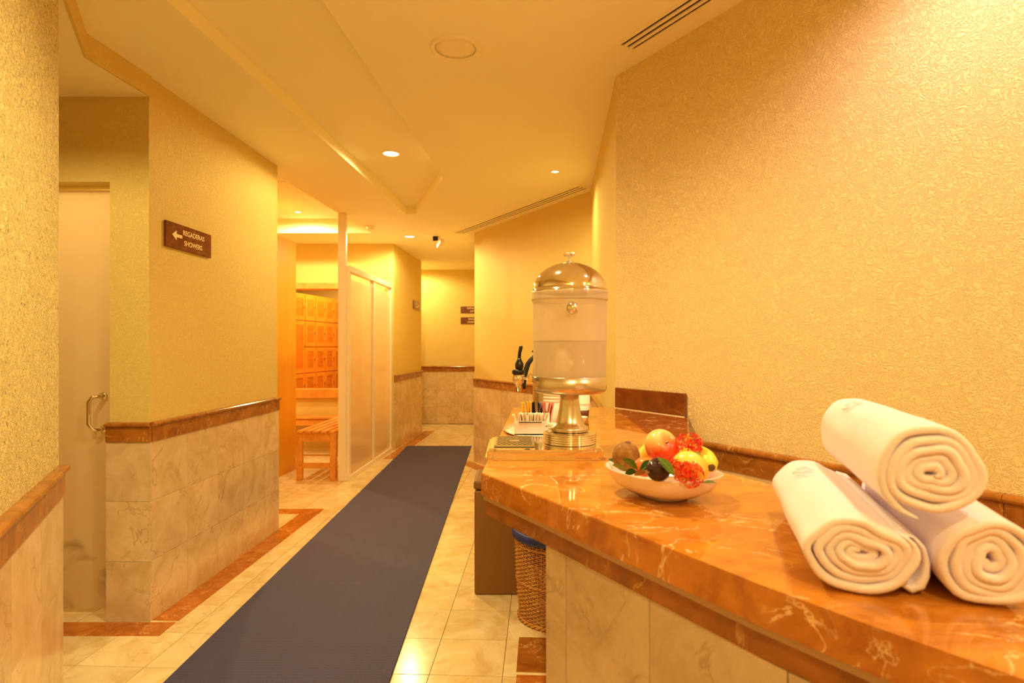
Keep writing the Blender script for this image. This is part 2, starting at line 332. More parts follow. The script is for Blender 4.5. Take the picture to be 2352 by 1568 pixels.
# floor
bm = bmesh.new(); prism(bm, outer, -0.12, -0.010); floor = struct(fin('floor', bm, M['grout']))
AX = 0.047; ca, sa = math.cos(-AX), math.sin(-AX)
def g2w(u, v): return (-0.011+ca*u-sa*v, 3.064+sa*u+ca*v)
TS = 0.304
tm = cached_box(TS-0.003, TS-0.003, 0.010, M['tile'])
def inside(p, poly):
    c = False; n = len(poly)
    for i in range(n):
        (x1, y1), (x2, y2) = poly[i], poly[(i+1) % n]
        if (y1 > p[1]) != (y2 > p[1]) and p[0] < (x2-x1)*(p[1]-y1)/(y2-y1)+x1: c = not c
    return c
RUG = [(-1.402, 1.96), (-0.490, 1.96), (-0.55, 8.1), (-1.425, 8.1)]
far = bmesh.new(); npart = 0
for i in range(-14, 12):
    for j in range(-18, 25):
        u, v = (i+0.5)*TS, (j+0.5)*TS; x, y = g2w(u, v)
        if not (-4.1 < x < 3.6 and -2.0 < y < 10.4): continue
        if y > 3.0 and x > 0.6+0.12: continue
        vis = y > 2.2 and abs(x)*1370 < 1250*y and x > -3.3 and not inside((x, y), RUG) and y < 7.7 and x < 0.25 and not (x < -1.9 and y < 4.4)
        if vis and npart < 280:
            link('tile', tm, None, floor, loc=(x, y, -0.005), rz=-AX); npart += 1
        else: box(far, (x, y, -0.0055), (TS-0.003, TS-0.003, 0.010), -AX)
stuff(fin('tile_field', far, M['tile'], floor))
def border(p0, p1, wd_, mat='redfloor', L=0.304, side=1):
    p0, p1 = Vector(p0), Vector(p1); d = p1-p0; n = max(1, round(d.length/L)); l = d.length/n; d.normalize(); nn = Vector((-d.y, d.x))*side
    me = cached_box(l-0.002, wd_-0.002, 0.006, M[mat])
    for k in range(n):
        q = p0+d*(l*(k+0.5))+nn*wd_/2
        link('border_tile', me, None, floor, loc=(q.x, q.y, -0.0018), rz=math.atan2(d.y, d.x))
border((-1.80, 2.96), (-1.725, 4.84), 0.15, side=-1)
border((-3.0, 2.80), (-1.655, 2.80), 0.14, side=1)
border((-3.2, 4.99), (-1.57, 4.99), 0.15, side=-1)
border((-1.56, 7.2), (-1.40, 9.6), 0.16, side=-1)
border((0.60, 5.20), (-0.50, 7.06), 0.16, side=1)
border((0.032, 2.79), (0.62, 2.76), 0.30, 'red', side=-1)
border((0.018, 2.47), (0.60, 2.44), 0.30, side=-1)
border((-3.2, 6.9), (-2.45, 6.9), 0.12, side=-1)
border((-3.2, 7.5), (-1.75, 7.5), 0.10, side=-1)
# wall cladding pieces
clad(wl, (-1.80, 2.957), (-1.745, 4.436), -1)
clad(wl, (-2.005, 2.957), (-1.785, 2.957), -1, w=0.4)
clad(wc, CN[0], (0.4, -1.58), 1, top=0.975, w=0.3125)
clad(wd, (-1.544, 7.8), (-1.43, 9.4), -1)
clad(wb, (-1.75, 10.47), (-0.32, 10.47), -1, top=1.015, first=0.12)
clad(wrf, Q, R, 1)
clad(wa, (0.516+0.03, 3.4), Q, 1)
clad(wr, (0.53, 2.94), (0.516+DI*3.6, 2.96-3.6), -1, top=0.968)
# window frame (locker room)
fr = bmesh.new()
for c, s in ((((WX0+WX1)/2, 7.86, WZ1-0.005), (WX1-WX0+0.14, 0.22, 0.075)), (((WX0+WX1)/2, 7.86, WZ0-0.055), (WX1-WX0+0.14, 0.24, 0.11)),
             ((WX0-0.02, 7.86, (WZ0+WZ1)/2), (0.08, 0.2, WZ1-WZ0-0.09)), ((WX1+0.02, 7.86, (WZ0+WZ1)/2), (0.08, 0.2, WZ1-WZ0-0.09))):
    box(fr, c, s)
struct(fin('window_1', fr, M['wood']))
# shower door
GX0, GX1 = -2.86, -2.0
d = bmesh.new(); box(d, ((GX0+GX1)/2, 3.045, 1.09), (GX1-GX0, 0.012, 2.13)); bevel(d, 0.002, 1)
door = struct(fin('door_1', d, M['doorglass']))
hb = bmesh.new()
zt, zb, xh, yy = 1.108, 0.940, -2.075, 3.04
arc = [(xh, yy, zt), (xh-0.008, yy-0.03, zt), (xh-0.03, yy-0.05, zt-0.004), (xh-0.045, yy-0.055, zt-0.03), (xh-0.045, yy-0.055, zb+0.03), (xh-0.03, yy-0.05, zb+0.004), (xh-0.008, yy-0.03, zb), (xh, yy, zb)]
tube(hb, arc, 0.0105, 12)
for z in (zt, zb): lathe(hb, [(0, 0), (0.019, 0), (0.019, 0.008), (0, 0.008)], (xh, yy-0.006, z), 20, Matrix.Rotation(PI/2, 4, 'X'))
fin('handle', hb, M['chrome'], door, True)
# ------------------------------------------------------------------ lamps
def downlight(x, y, z, r, power, label, cone=150, blend=0.9, rad=None, col=LAMP):
    t = thing('downlight', label, 'light', (x, y, z))
    bm = bmesh.new(); lathe(bm, [(r*1.0, -0.002), (r*1.05, -0.006), (r*1.45, -0.005), (r*1.5, 0.0), (r*1.5, 0.004), (r, 0.004)], seg=36); fin('trim_ring', bm, M['offwhite'], t, True)
    bm = bmesh.new(); lathe(bm, [(0, -0.008), (r*0.6, -0.006), (r*1.0, -0.001), (r*0.98, 0.003), (0, 0.003)], seg=36); fin('lens', bm, M['lit'], t, True)
    l = bpy.data.lights.new('lamp', 'SPOT'); l.energy = power*PW; l.color = col; l.spot_size = math.radians(cone if cone < 160 else 176); l.spot_blend = blend if cone < 160 else 0.35; l.shadow_soft_size = rad or min(r, 0.03)
    lo = bpy.data.objects.new('lamp', l); COL.objects.link(lo); lo.parent = t; lo.location = (0, 0, -0.03)
downlight(-0.888, 4.376, 2.775, 0.055, 40, 'bright round downlight in the raised ceiling channel above the blue rug', 165)
downlight(0.33, 4.567, 2.70, 0.026, 19, 'small round downlight near the right alcove wall above the long vent')
downlight(-1.25, 7.28, 2.70, 0.055, 50, 'round downlight on the far ceiling beside the white camera', 165)
downlight(-2.395, 6.67, 2.865, 0.030, 58, 'small round downlight above the orange veneered wall', 165)
downlight(0.98, 1.42, 2.70, 0.045, 22, 'downlight above the towel stack near the right wall', 150, col=(1.0, 0.74, 0.74))
downlight(-0.30, 1.75, 2.70, 0.045, 75, 'downlight above the near end of the blue rug', 150)
downlight(0.25, -0.6, 2.70, 0.045, 50, 'unseen downlight added behind the photographer to brighten the ceiling', 165)  # added fill lamp out of view; its floor bounce lifts the ceiling
downlight(1.75, 0.0, 2.70, 0.045, 40, 'unseen downlight added to light the near end of the marble counter', 165)  # extra lamp out of view, added to brighten the counter and its front
downlight(-2.05, 1.72, 2.70, 0.045, 44, 'downlight in the low ceiling before the shower door', 165)
downlight(-2.3, 3.75, 2.69, 0.045, 28, 'downlight inside the shower room', 165)
downlight(-2.2, 8.9, 2.70, 0.045, 75, 'downlight inside the locker room', 165)
downlight(-3.4, 5.7, 2.865, 0.045, 50, 'downlight behind the orange veneered wall', 165)
downlight(-1.72, 9.92, 2.70, 0.045, 44, 'downlight in the far left passage', 165)
# ------------------------------------------------------------------ ceiling fittings
def disc_fit(name, label, cat, x, y, z, prof, seg=48, grille=None):
    t = thing(name, label, cat, (x, y, z)); bm = bmesh.new(); lathe(bm, prof, seg=seg); fin('rim', bm, M['offwhite'], t, True)
    bm = bmesh.new(); lathe(bm, grille, seg=seg); fin('cover', bm, M['offwhite'], t, True); return t
disc_fit('ceiling_speaker', 'large round cream speaker cover near the top middle of the ceiling', 'speaker', -0.254, 2.68, CEIL,
    [(0.092, -0.003), (0.094, -0.008), (0.104, -0.012), (0.114, -0.008), (0.117, 0.0), (0.117, 0.002), (0.092, 0.002)], grille=[(0, -0.006), (0.06, -0.006), (0.088, -0.004), (0.088, 0.001), (0, 0.001)])
disc_fit('ceiling_speaker', 'flat round disc on the ceiling just beyond the left wall end', 'speaker', -2.10, 5.35, 2.865,
    [(0.08, -0.003), (0.09, -0.012), (0.11, -0.006), (0.112, 0.002), (0.08, 0.002)], grille=[(0, -0.006), (0.078, -0.004), (0.078, 0.001), (0, 0.001)])
disc_fit('smoke_detector', 'small stepped round smoke detector beside the white post top', 'detector', -1.58, 6.63, CEIL,
    [(0.055, 0.001), (0.055, -0.012), (0.045, -0.018), (0.038, -0.018)], grille=[(0.038, -0.018), (0.036, -0.040), (0.028, -0.046), (0, -0.046)])
def slot_vent(label, p0, p1, wd_):
    p0, p1 = Vector(p0), Vector(p1); d = p1-p0; L = d.length; rz = math.atan2(d.y, d.x); c = (p0+p1)/2
    t = thing('slot_vent', label, 'vent', (c.x, c.y, CEIL), rz, None)
    fin('backing', nb(box, (0, 0, -0.0015), (L-0.02, wd_-0.02, 0.003)), M['dark'], t)
    bm = bmesh.new()
    for s in (-1, 1): box(bm, (0, s*(wd_/2), -0.004), (L+0.04, 0.022, 0.008)); box(bm, (s*(L/2+0.006), 0, -0.004), (0.028, wd_-0.02, 0.008))
    fin('frame', bm, M['offwhite'], t)
    for s in (-1, 1): fin('slat', nb(box, (0, s*wd_*0.165, -0.006), (L-0.01, wd_*0.17, 0.006)), M['offwhite'], t)
a = Vector((0.51, 2.665)); dd = Vector((DI, -1)).normalized()
slot_vent('short-looking three-slot vent at the top right of the ceiling', a, a+dd*1.3, 0.10)
b0 = Vector((-0.63, 7.05)); b1 = Vector((0.60, 5.00))
slot_vent('long thin three-slot ceiling vent along the far diagonal wall', b0, b1, 0.12)
# security camera
t = thing('security_camera', 'white security camera with a dark lens end on the far ceiling', 'camera', (-0.92, 7.2, CEIL), math.radians(0))
bm = bmesh.new(); lathe(bm, [(0, 0), (0.03, 0), (0.03, -0.008), (0.012, -0.012), (0.012, -0.05), (0, -0.05)], (0.03, 0.08, 0), 20); fin('mount', bm, M['white'], t, True)
R3 = Matrix.Rotation(math.radians(25), 4, 'Z') @ Matrix.Rotation(math.radians(-20), 4, 'X')
bm = bmesh.new(); box(bm, (0.05, 0.06, -0.09), (0.055, 0.16, 0.055), mat=R3); bevel(bm, 0.008); fin('housing', bm, M['white'], t)
bm = bmesh.new(); box(bm, (0.0, -0.03, -0.045), (0.062, 0.03, 0.055)); bevel(bm, 0.003, 1); fin('lens_hood', bm, M['black'], t)
# signs
def text_mesh(s, size, bold=0.002):
    cu = bpy.data.curves.new('txt', 'FONT'); cu.body = s; cu.size = size; cu.align_x = 'CENTER'; cu.align_y = 'CENTER'; cu.extrude = 0.0006; cu.offset = bold*size/0.03*0.25
    o = bpy.data.objects.new('txt', cu); COL.objects.link(o); dg = bpy.context.evaluated_depsgraph_get(); dg.update()
    me = bpy.data.meshes.new_from_object(o.evaluated_get(dg)); bpy.data.objects.remove(o); me.name = 'lettering'
    while len(me.materials): me.materials.pop()
    return me
def sign(label, p, rz, w_, h_, lines, arrow=False, bars=None, group=None):
    t = thing('wall_sign', label, 'sign', p, rz, group)
    bm = bmesh.new(); box(bm, (0, -0.006, 0), (w_, 0.012, h_)); bevel(bm, 0.0015, 1); fin('plate', bm, M['sign'], t)
    for s, size, x, z in lines:
        me = text_mesh(s, size); me.transform(Matrix.Translation((x, -0.0125, z)) @ Matrix.Rotation(PI/2, 4, 'X')); link('lettering', me, M['signtext'], t)
    if arrow:
        bm = bmesh.new(); pts = [(-0.165, 0.003), (-0.125, 0.030), (-0.125, 0.011), (-0.075, 0.011), (-0.075, -0.006), (-0.125, -0.006), (-0.125, -0.024)]
        f = [bm.verts.new((x, -0.0128, z)) for x, z in pts]; g = [bm.verts.new((x, -0.0115, z)) for x, z in pts]; bm.faces.new(f); bm.faces.new(g[::-1])
        for i in range(7): bm.faces.new((f[i], f[(i+1) % 7], g[(i+1) % 7], g[i]))
        fin('arrow', bm, M['signtext'], t)
    if bars:
        bm = bmesh.new()
        for x, z, l, hh in bars: box(bm, (x, -0.0125, z), (l, 0.0015, hh))
        fin('lettering', bm, M['signtext'], t)
    return t
dB = math.atan2(1.479, 0.055)
sy = 3.29; sx = -1.80+0.0372*(sy-2.957)
sign('brown marble sign reading REGADERAS SHOWERS with a left arrow', (sx+0.001, sy, 1.945), dB, 0.43, 0.135,
     [('REGADERAS', 0.038, 0.035, 0.027), ('SHOWERS', 0.038, 0.030, -0.028)], arrow=True)
sign('upper of two brown signs on the far back wall', (-0.90+0.21, 10.469, 2.0), 0, 0.42, 0.115, [('GIMNASIO', 0.042, 0.0, 0.026), ('GYM', 0.042, 0.0, -0.026)])
sign('lower of two brown signs on the far back wall', (-0.90+0.21, 10.469, 1.81), 0, 0.42, 0.115, [('MASAJES', 0.042, 0.0, 0.026), ('MASSAGE', 0.042, 0.0, -0.026)])
dD = math.atan2(1.6, 0.114)
sign('small brown sign on the far left wall beyond the glass partition', (-1.455, 9.05, 1.98), dD, 0.42, 0.13, [], bars=[(-0.02, 0.03, 0.05, 0.02), (0.0, -0.025, 0.13, 0.02), (0.12, 0.0, 0.06, 0.02)])
# ------------------------------------------------------------------ rug
bm = bmesh.new(); prism(bm, RUG, 0.0015, 0.0095); bevel(bm, 0.002, 1)
tag(fin('runner_rug', bm, M['rug']), 'long blue ribbed matting runner down the corridor floor', 'rug')
# ------------------------------------------------------------------ glass partition and post
pt = thing('glass_partition', 'white framed glass partition with a tall post beside the rug', 'partition', (-1.71, 6.0, 0))
def L(p): return (p[0]+1.71, p[1]-6.0, p[2])
bm = bmesh.new(); box(bm, L((-1.712, 6.03, CEIL/2)), (0.078, 0.06, CEIL-0.002)); bevel(bm, 0.003, 1); fin('post', bm, M['white'], pt)
S0 = Vector((-1.665, 6.03)); S1 = Vector((-1.585, 7.78)); sd = (S1-S0); SL = sd.length; srz = math.atan2(sd.y, sd.x); sd.normalize()
def along(a): q = S0+sd*a; return (q.x+1.71, q.y-6.0)
def rail(name, a0, a1, z0, z1, th, mat, off=0.0):
    a = along((a0+a1)/2); bm = bmesh.new(); box(bm, (a[0]+off, a[1], (z0+z1)/2), (a1-a0, th, z1-z0), srz); return fin(name, bm, mat, pt)
rail('top_rail', 0.0, SL, 2.115, 2.175, 0.06, M['white']); rail('bottom_rail', 0.0, SL, 0.0, 0.045, 0.06, M['white'])
rail('stile', 0.88, 0.95, 0.045, 2.115, 0.045, M['white']); rail('stile', SL-0.06, SL, 0.045, 2.115, 0.05, M['white']); rail('stile', 0.0, 0.05, 0.045, 2.115, 0.045, M['white'])
rail('pane', 0.05, 0.88, 0.045, 2.05, 0.008, M['pane']); rail('pane', 0.95, SL-0.06, 0.045, 2.05, 0.008, M['pane'])
# ------------------------------------------------------------------ benches
def bench(label, loc, rz, W, Ln, Hh, ns, cols=2, group=None):
    t = thing('slatted_bench', label, 'bench', loc, rz, group); sw = W/ns
    for i in range(ns):
        bm = bmesh.new(); box(bm, (-W/2+sw*(i+0.5), Ln/2, Hh-0.012), (sw*0.76, Ln, 0.024)); bevel(bm, 0.003, 1); fin('slat', bm, M['wood'], t)
    for x in (-W/2+0.032, W/2-0.032):
        for y in (0.035, Ln-0.035):
            bm = bmesh.new(); box(bm, (x, y, (Hh-0.024)/2), (0.058, 0.05, Hh-0.024)); bevel(bm, 0.003, 1); fin('leg', bm, M['wood'], t)
        fin('side_rail', nb(box, (x, Ln/2, Hh-0.07), (0.025, Ln-0.12, 0.07)), M['wood'], t)
    for y in (0.035, Ln-0.035):
        fin('end_rail', nb(box, (0, y, Hh-0.068), (W-0.125, 0.03, 0.085)), M['wood'], t)
        fin('stretcher', nb(box, (0, y, 0.15), (W-0.125, 0.03, 0.05)), M['wood'], t)
    return t
bench('slatted wooden bench standing behind the white post', (-1.985, 6.02, 0), -0.045, 0.41, 1.35, 0.505, 5)
bench('low wooden bench against the wall under the locker window', (-1.80, 7.62, 0), PI/2, 0.30, 1.6, 0.47, 4)
# ------------------------------------------------------------------ lockers
LD = Vector((0.186, 1)).normalized(); lrz = math.atan2(LD.y, LD.x); L0 = Vector((-3.08-0.186*0.93, 8.9-0.93))
lk = thing('locker_bank', 'wall of orange wooden lockers with louvred doors seen through the window', 'lockers', (L0.x, L0.y, 0), lrz)
NW, NR, CW, RH = 8, 5, 0.305, 0.39
fin('carcass', nb(box, (NW*CW/2, 0.18, (0.17+NR*RH)/2+0.01), (NW*CW, 0.34, 0.19+NR*RH)), M['locker'], lk)
dm = None
def door_mesh(h):
    bm = bmesh.new(); W_, hh = CW-0.012, h-0.012
    for x in (-1, 1): box(bm, (x*(W_/2-0.025), 0, 0), (0.05, 0.02, hh))
    for z in (-1, 1): box(bm, (0, 0, z*(hh/2-0.03)), (W_-0.1, 0.02, 0.06))
    return bm
def louv_mesh(h):
    bm = bmesh.new(); n = int((h-0.13)/0.028); 
    for i in range(n): box(bm, (0, 0.0, -(h-0.13)/2+(i+0.5)*(h-0.13)/n), (CW-0.11, 0.006, 0.026), mat=Matrix.Rotation(math.radians(17), 4, 'X'))
    return bm
meshes = {}
def locker_door(x, z, h):
    if h not in meshes:
        o1 = fin('door', door_mesh(h), M['locker'], lk); o2 = fin('louvre_slats', louv_mesh(h), M['locker'], o1)
        bm = bmesh.new(); lathe(bm, [(0, 0), (0.012, 0), (0.014, 0.012), (0, 0.016)], (CW/2-0.035, -0.01, 0.02), 10, Matrix.Rotation(PI/2, 4, 'X')); tube(bm, [(CW/2-0.035, -0.02, 0.01), (CW/2-0.03, -0.024, -0.03)], 0.004, 6)
        o3 = fin('handle', bm, M['chrome'], o1); stuff(o2)
        meshes[h] = (o1.data, o2.data, o3.data)
    else:
        a, b, c = meshes[h]; o1 = link('door', a, None, lk); o2 = stuff(link('louvre_slats', b, None, o1)); o3 = link('handle', c, None, o1)
    o1.location = (x, -0.002, z)
for i in range(NW):
    x = CW*(i+0.5)
    for r in range(NR):
        if i == 2 and r in (2, 3):
            if r == 2: locker_door(x, 0.18+RH*3, RH*2)
            continue
        locker_door(x, 0.18+RH*(r+0.5), RH)
# ------------------------------------------------------------------ brown box and basket
bx = thing('storage_box', 'tall brown leather-covered box on the floor behind the basket', 'box', (-0.075, 3.42, 0))
bm = bmesh.new(); box(bm, (0, 0, 0.285), (0.262, 0.32, 0.57)); bevel(bm, 0.012, 3); fin('body', bm, M['leather'], bx)
bm = bmesh.new(); box(bm, (0, 0, 0.600), (0.27, 0.33, 0.05)); bevel(bm, 0.014, 3); fin('lid', bm, M['leather2'], bx)
bs = thing('wicker_basket', 'woven wicker basket with a blue liner under the counter', 'basket', (0.232, 3.02, 0))
def brad(z): return 0.190+0.022*(z/0.44)+0.006*math.sin(z/0.44*PI)
bm = bmesh.new(); NSK = 56
for k in range(NSK):
    a = 2*PI*k/NSK; tube(bm, [(brad(z)*math.cos(a), brad(z)*math.sin(a), z) for z in (0.01, 0.11, 0.22, 0.33, 0.43)], 0.0032, 5)
stuff(fin('stakes', bm, M['wicker'], bs, True))
bm = bmesh.new(); rows = 44
for r in range(rows):
    z = 0.018+r*0.0094; s = 1 if r % 2 else -1
    pts = [((brad(z)+s*0.0052*math.cos(NSK/2*a))*math.cos(a), (brad(z)+s*0.0052*math.cos(NSK/2*a))*math.sin(a), z) for a in [2*PI*i/(NSK*2) for i in range(NSK*2)]]
    tube(bm, pts, 0.0036, 4, closed=True)
stuff(fin('weave', bm, M['wicker'], bs, True))
for nm, z, rr in (('base_braid', 0.010, 0.012), ('middle_braid', 0.20, 0.006), ('middle_braid', 0.38, 0.006)):
    bm = bmesh.new()
    for ph in (0, PI):
        tube(bm, [((brad(z)+0.004+rr*0.5*math.cos(22*a+ph))*math.cos(a), (brad(z)+0.004+rr*0.5*math.cos(22*a+ph))*math.sin(a), z+rr*0.5*math.sin(22*a+ph)) for a in [2*PI*i/160 for i in range(160)]], rr*0.55, 5, closed=True)
    fin(nm, bm, M['wicker'], bs, True)
bm = bmesh.new(); lathe(bm, [(0.185, 0.30), (brad(0.43)-0.008, 0.425), (brad(0.43)+0.004, 0.452), (brad(0.43)+0.018, 0.445), (brad(0.43)+0.020, 0.415), (brad(0.43)+0.013, 0.405)], seg=60)
for v in bm.verts: v.co.z += 0.006*noise.noise(v.co*14); 
fin('liner', bm, M['blue'], bs, True)
# ------------------------------------------------------------------ counter
ZC = 1.057
top = [(-0.074, 1.431), (0.311, 0.767), (0.388, 0.650), (0.466, 0.5426), (0.76, 0.09), (1.09, -0.42), (1.62, -0.42), (0.86, 0.80), (0.568, 1.307), (0.461, 1.533), (0.436, 1.56), (0.510, 2.950), (0.505, 2.965), (0.005, 2.965)]
ct = thing('countertop', 'polished orange-brown marble countertop running diagonally under the fruit and towels', 'countertop', (0, 0, 0.957))
def lo(poly): return poly
def slab(name, poly, z0, z1, mat, bev=0.004):
    bm = bmesh.new(); prism(bm, poly, z0-0.957, z1-0.957)
    if bev: bmesh.ops.bevel(bm, geom=[e for e in bm.edges if all(v.co.z > z1-0.958 for v in e.verts)], offset=bev, segments=3, affect='EDGES', profile=0.5)
    return fin(name, bm, M[mat], ct)
slab('slab', top, 1.004, ZC, 'top')
slab('slab', [(0.463, 1.533), (0.752, 2.545), (0.512, 2.953), (0.438, 1.56)], 1.004, ZC, 'top2', 0.001)['label'] = 'darker marble slab with bold veins'
slab('cove_strip', offset(top, 0.006), 0.992, 1.004, 'strip', 0)
slab('lower_edge', offset(top, 0.012), 0.957, 0.992, 'red', 0)
cb = thing('counter_base', 'cream marble clad counter base below the front marble edge', 'counter', (0, 0, 0))
pl = [(0.078, 1.224), (0.350, 0.745), (0.50, 0.535), (0.80, 0.06), (1.12, -0.40)]
bm = bmesh.new(); prism(bm, pl+[(1.28, -0.40), (0.93, 0.13), (0.47, 0.84), (0.19, 1.25)], 0.0, 0.9565); fin('core', bm, M['groutpale'], cb)
acc = [0.0]
for p, q in zip(pl, pl[1:]): acc.append(acc[-1]+(Vector(q)-Vector(p)).length)
for k, (p, q) in enumerate(zip(pl, pl[1:])):
    p, q = Vector(p), Vector(q); dv = (q-p); Ls = dv.length; dv.normalize(); nn = Vector((dv.y, -dv.x)); rz = math.atan2(dv.y, dv.x)
    cuts = [0, 0.072, 0.305, Ls] if k == 0 else [0, Ls/2, Ls] if Ls > 0.4 else [0, Ls]
    for a, b_ in zip(cuts, cuts[1:]):
        c = p+dv*((a+b_)/2)+nn*0.005
        for z0, z1 in ((0.0, 0.478), (0.480, 0.956)):
            link('tile', cached_box(b_-a-0.0018, 0.010, z1-z0, M['panel']), None, cb, loc=(c.x, c.y, (z0+z1)/2), rz=rz)
# splash slab on wall
wdv = Vector((DI, -1)).normalized(); wrz = math.atan2(wdv.y, wdv.x)
s0 = Vector((0.522, 2.945)); s1 = Vector((0.752, 2.555)); nrm = Vector((-1, -DI)).normalized()
c = (s0+s1)/2+nrm*0.011
bm = bmesh.new(); box(bm, (0, 0, 0.05), ((s1-s0).length, 0.018, 0.098)); bevel(bm, 0.004, 3)
sp = tag(fin('splashback', bm, M['splash'], None, loc=(c.x, c.y, ZC+0.002), rz=wrz), 'dark brown marble splashback slab on the right wall above the counter', 'splashback')
bm = bmesh.new(); box(bm, (0, -0.008, -0.001), ((s1-s0).length, 0.006, 0.004)); fin('caulk_line', bm, M['groutpale'], sp)
# ------------------------------------------------------------------ beverage dispenser
DX, DY = 0.165, 1.71
dp = thing('beverage_dispenser', 'tall chrome beverage dispenser with frosted water tank and domed lid on the counter', 'dispenser', (DX, DY, ZC))
def pz(y): return H-(y-795)/801.2-ZC
tx0, tx1, ty0, ty1 = -0.232, 0.082, -0.126, 0.125
bm = bmesh.new(); box(bm, ((tx0+tx1)/2, 0.0, 0.0135), (tx1-tx0, ty1-ty0, 0.027)); 
bmesh.ops.bevel(bm, geom=[e for e in bm.edges if abs(e.verts[0].co.z-e.verts[1].co.z) > 0.01], offset=0.02, segments=5, affect='EDGES')
bmesh.ops.bevel(bm, geom=[e for e in bm.edges if all(v.co.z > 0.02 for v in e.verts)], offset=0.006, segments=3, affect='EDGES')
fin('tray', bm, M['chrome'], dp, False)
bm = bmesh.new(); box(bm, ((tx0+tx1)/2, 0, 0.003), (tx1-tx0+0.010, ty1-ty0+0.010, 0.005)); bmesh.ops.bevel(bm, geom=[e for e in bm.edges if abs(e.verts[0].co.z-e.verts[1].co.z) > 0.002], offset=0.022, segments=5, affect='EDGES'); fin('tray_foot', bm, M['chrome'], dp)
bm = bmesh.new(); cx, cy = -0.158, 0.012; box(bm, (cx, cy, 0.0272), (0.112, 0.182, 0.002)); dt = fin('drip_well', bm, M['black'], dp)
bm = bmesh.new()
for i in range(8): box(bm, (cx-0.049+i*0.014, cy, 0.0292), (0.0065, 0.172, 0.003))
for j in range(7): box(bm, (cx, cy-0.081+j*0.027, 0.0292), (0.104, 0.0105, 0.003))
box(bm, (cx, cy, 0.0295), (0.028, 0.028, 0.003))
for s in (-1, 1): box(bm, (cx+s*0.053, cy, 0.029), (0.006, 0.178, 0.004)); box(bm, (cx, cy+s*0.087, 0.029), (0.112, 0.006, 0.004))
fin('drip_grate', bm, M['brushed'], dp)
prof = [(0, 0.027)]
for i in range(5): z = 0.027+i*0.0062; prof += [(0.0735, z), (0.0755, z+0.002), (0.0755, z+0.0042), (0.0735, z+0.0058)]
prof += [(0.071, 0.0585), (0.060, 0.060), (0, 0.060)]
bm = bmesh.new(); lathe(bm, prof, seg=56); fin('ring_base', bm, M['chrome'], dp, True)
bm = bmesh.new(); lathe(bm, [(0, 0.058), (0.050, 0.060), (0.056, 0.064), (0.054, 0.072), (0.043, 0.080), (0.038, 0.090), (0.034, 0.105), (0.030, 0.125), (0.0275, 0.145), (0.0265, 0.175), (0.0, 0.175)], seg=48); fin('pedestal', bm, M['brushed'], dp, True)
z0, z1 = pz(903), pz(864)
bm = bmesh.new(); lathe(bm, [(0, z0), (0.07, z0), (0.092, z0+0.002), (0.102, z0+0.008), (0.1055, z0+0.016), (0.1055, z1), (0.1035, z1+0.001), (0.1025, z0+0.02), (0.09, z0+0.006), (0, z0+0.004)], seg=64); fin('basin', bm, M['brushed'], dp, True)
zt = pz(690); zw = pz(783)
bm = bmesh.new(); lathe(bm, [(0.1040, z1-0.004), (0.1058, zt)], seg=72); fin('tank', bm, M['tank'], dp, True)
bm = bmesh.new(); lathe(bm, [(0.099, z0+0.02), (0.1008, zw-0.0006), (0.0995, zw), (0, zw)], seg=64); fin('water', bm, M['water'], dp, True)
bm = bmesh.new(); lathe(bm, [(0.1008, zw-0.0015), (0.1016, zw), (0.1008, zw+0.0006)], seg=64); fin('water_line', bm, plain('water_edge', (0.35, 0.18, 0.1), 0.3), dp, True)
zc = pz(672)
bm = bmesh.new(); lathe(bm, [(0.104, zt-0.003), (0.1085, zt-0.002), (0.1095, zt+0.004), (0.108, zt+0.010), (0.1095, zc-0.004), (0.1085, zc), (0.104, zc+0.001)], seg=72); fin('collar', bm, seethrough('clear_collar', (0.92, 0.82, 0.68), 0.35, 0.5, 0.05), dp, True)
hd = pz(603)-zc; prof = [(0.1085, zc), (0.1085, zc+0.004)]+[(0.1065*math.cos(a), zc+0.004+(hd-0.004)*math.sin(a)) for a in [PI/2*i/14 for i in range(0, 14)]]+[(0.0, pz(603))]
bm = bmesh.new(); lathe(bm, prof, seg=80); fin('dome_lid', bm, M['chrome'], dp, True)
zk = pz(603)
bm = bmesh.new(); lathe(bm, [(0.009, zk-0.001), (0.0075, zk+0.004), (0.004, zk+0.007), (0.0052, zk+0.011), (0.0045, zk+0.015), (0.0075, zk+0.019), (0, zk+0.021)], seg=24)
for k in range(4):
    a = PI/4+k*PI/2+0.3; lathe(bm, [(0, -0.006)]+[(0.0062*math.sin(t)*1.2, -0.0062*math.cos(t)) for t in [PI*i/8 for i in range(1, 8)]]+[(0, 0.006)], (0.011*math.cos(a), 0.011*math.sin(a), zk+0.024), 16)
fin('lid_knob', bm, M['chrome'], dp, True)
bm = bmesh.new(); bmesh.ops.create_uvsphere(bm, u_segments=32, v_segments=18, radius=0.0172)
bmesh.ops.translate(bm, vec=(-0.004, -0.1235, 0.4045), verts=bm.verts); lathe(bm, [(0, 0), (0.006, 0), (0.006, 0.02), (0, 0.02)], (-0.004, -0.100, 0.4045), 16, Matrix.Rotation(PI/2, 4, 'X')); fin('ball_knob', bm, M['chrome'], dp, True)
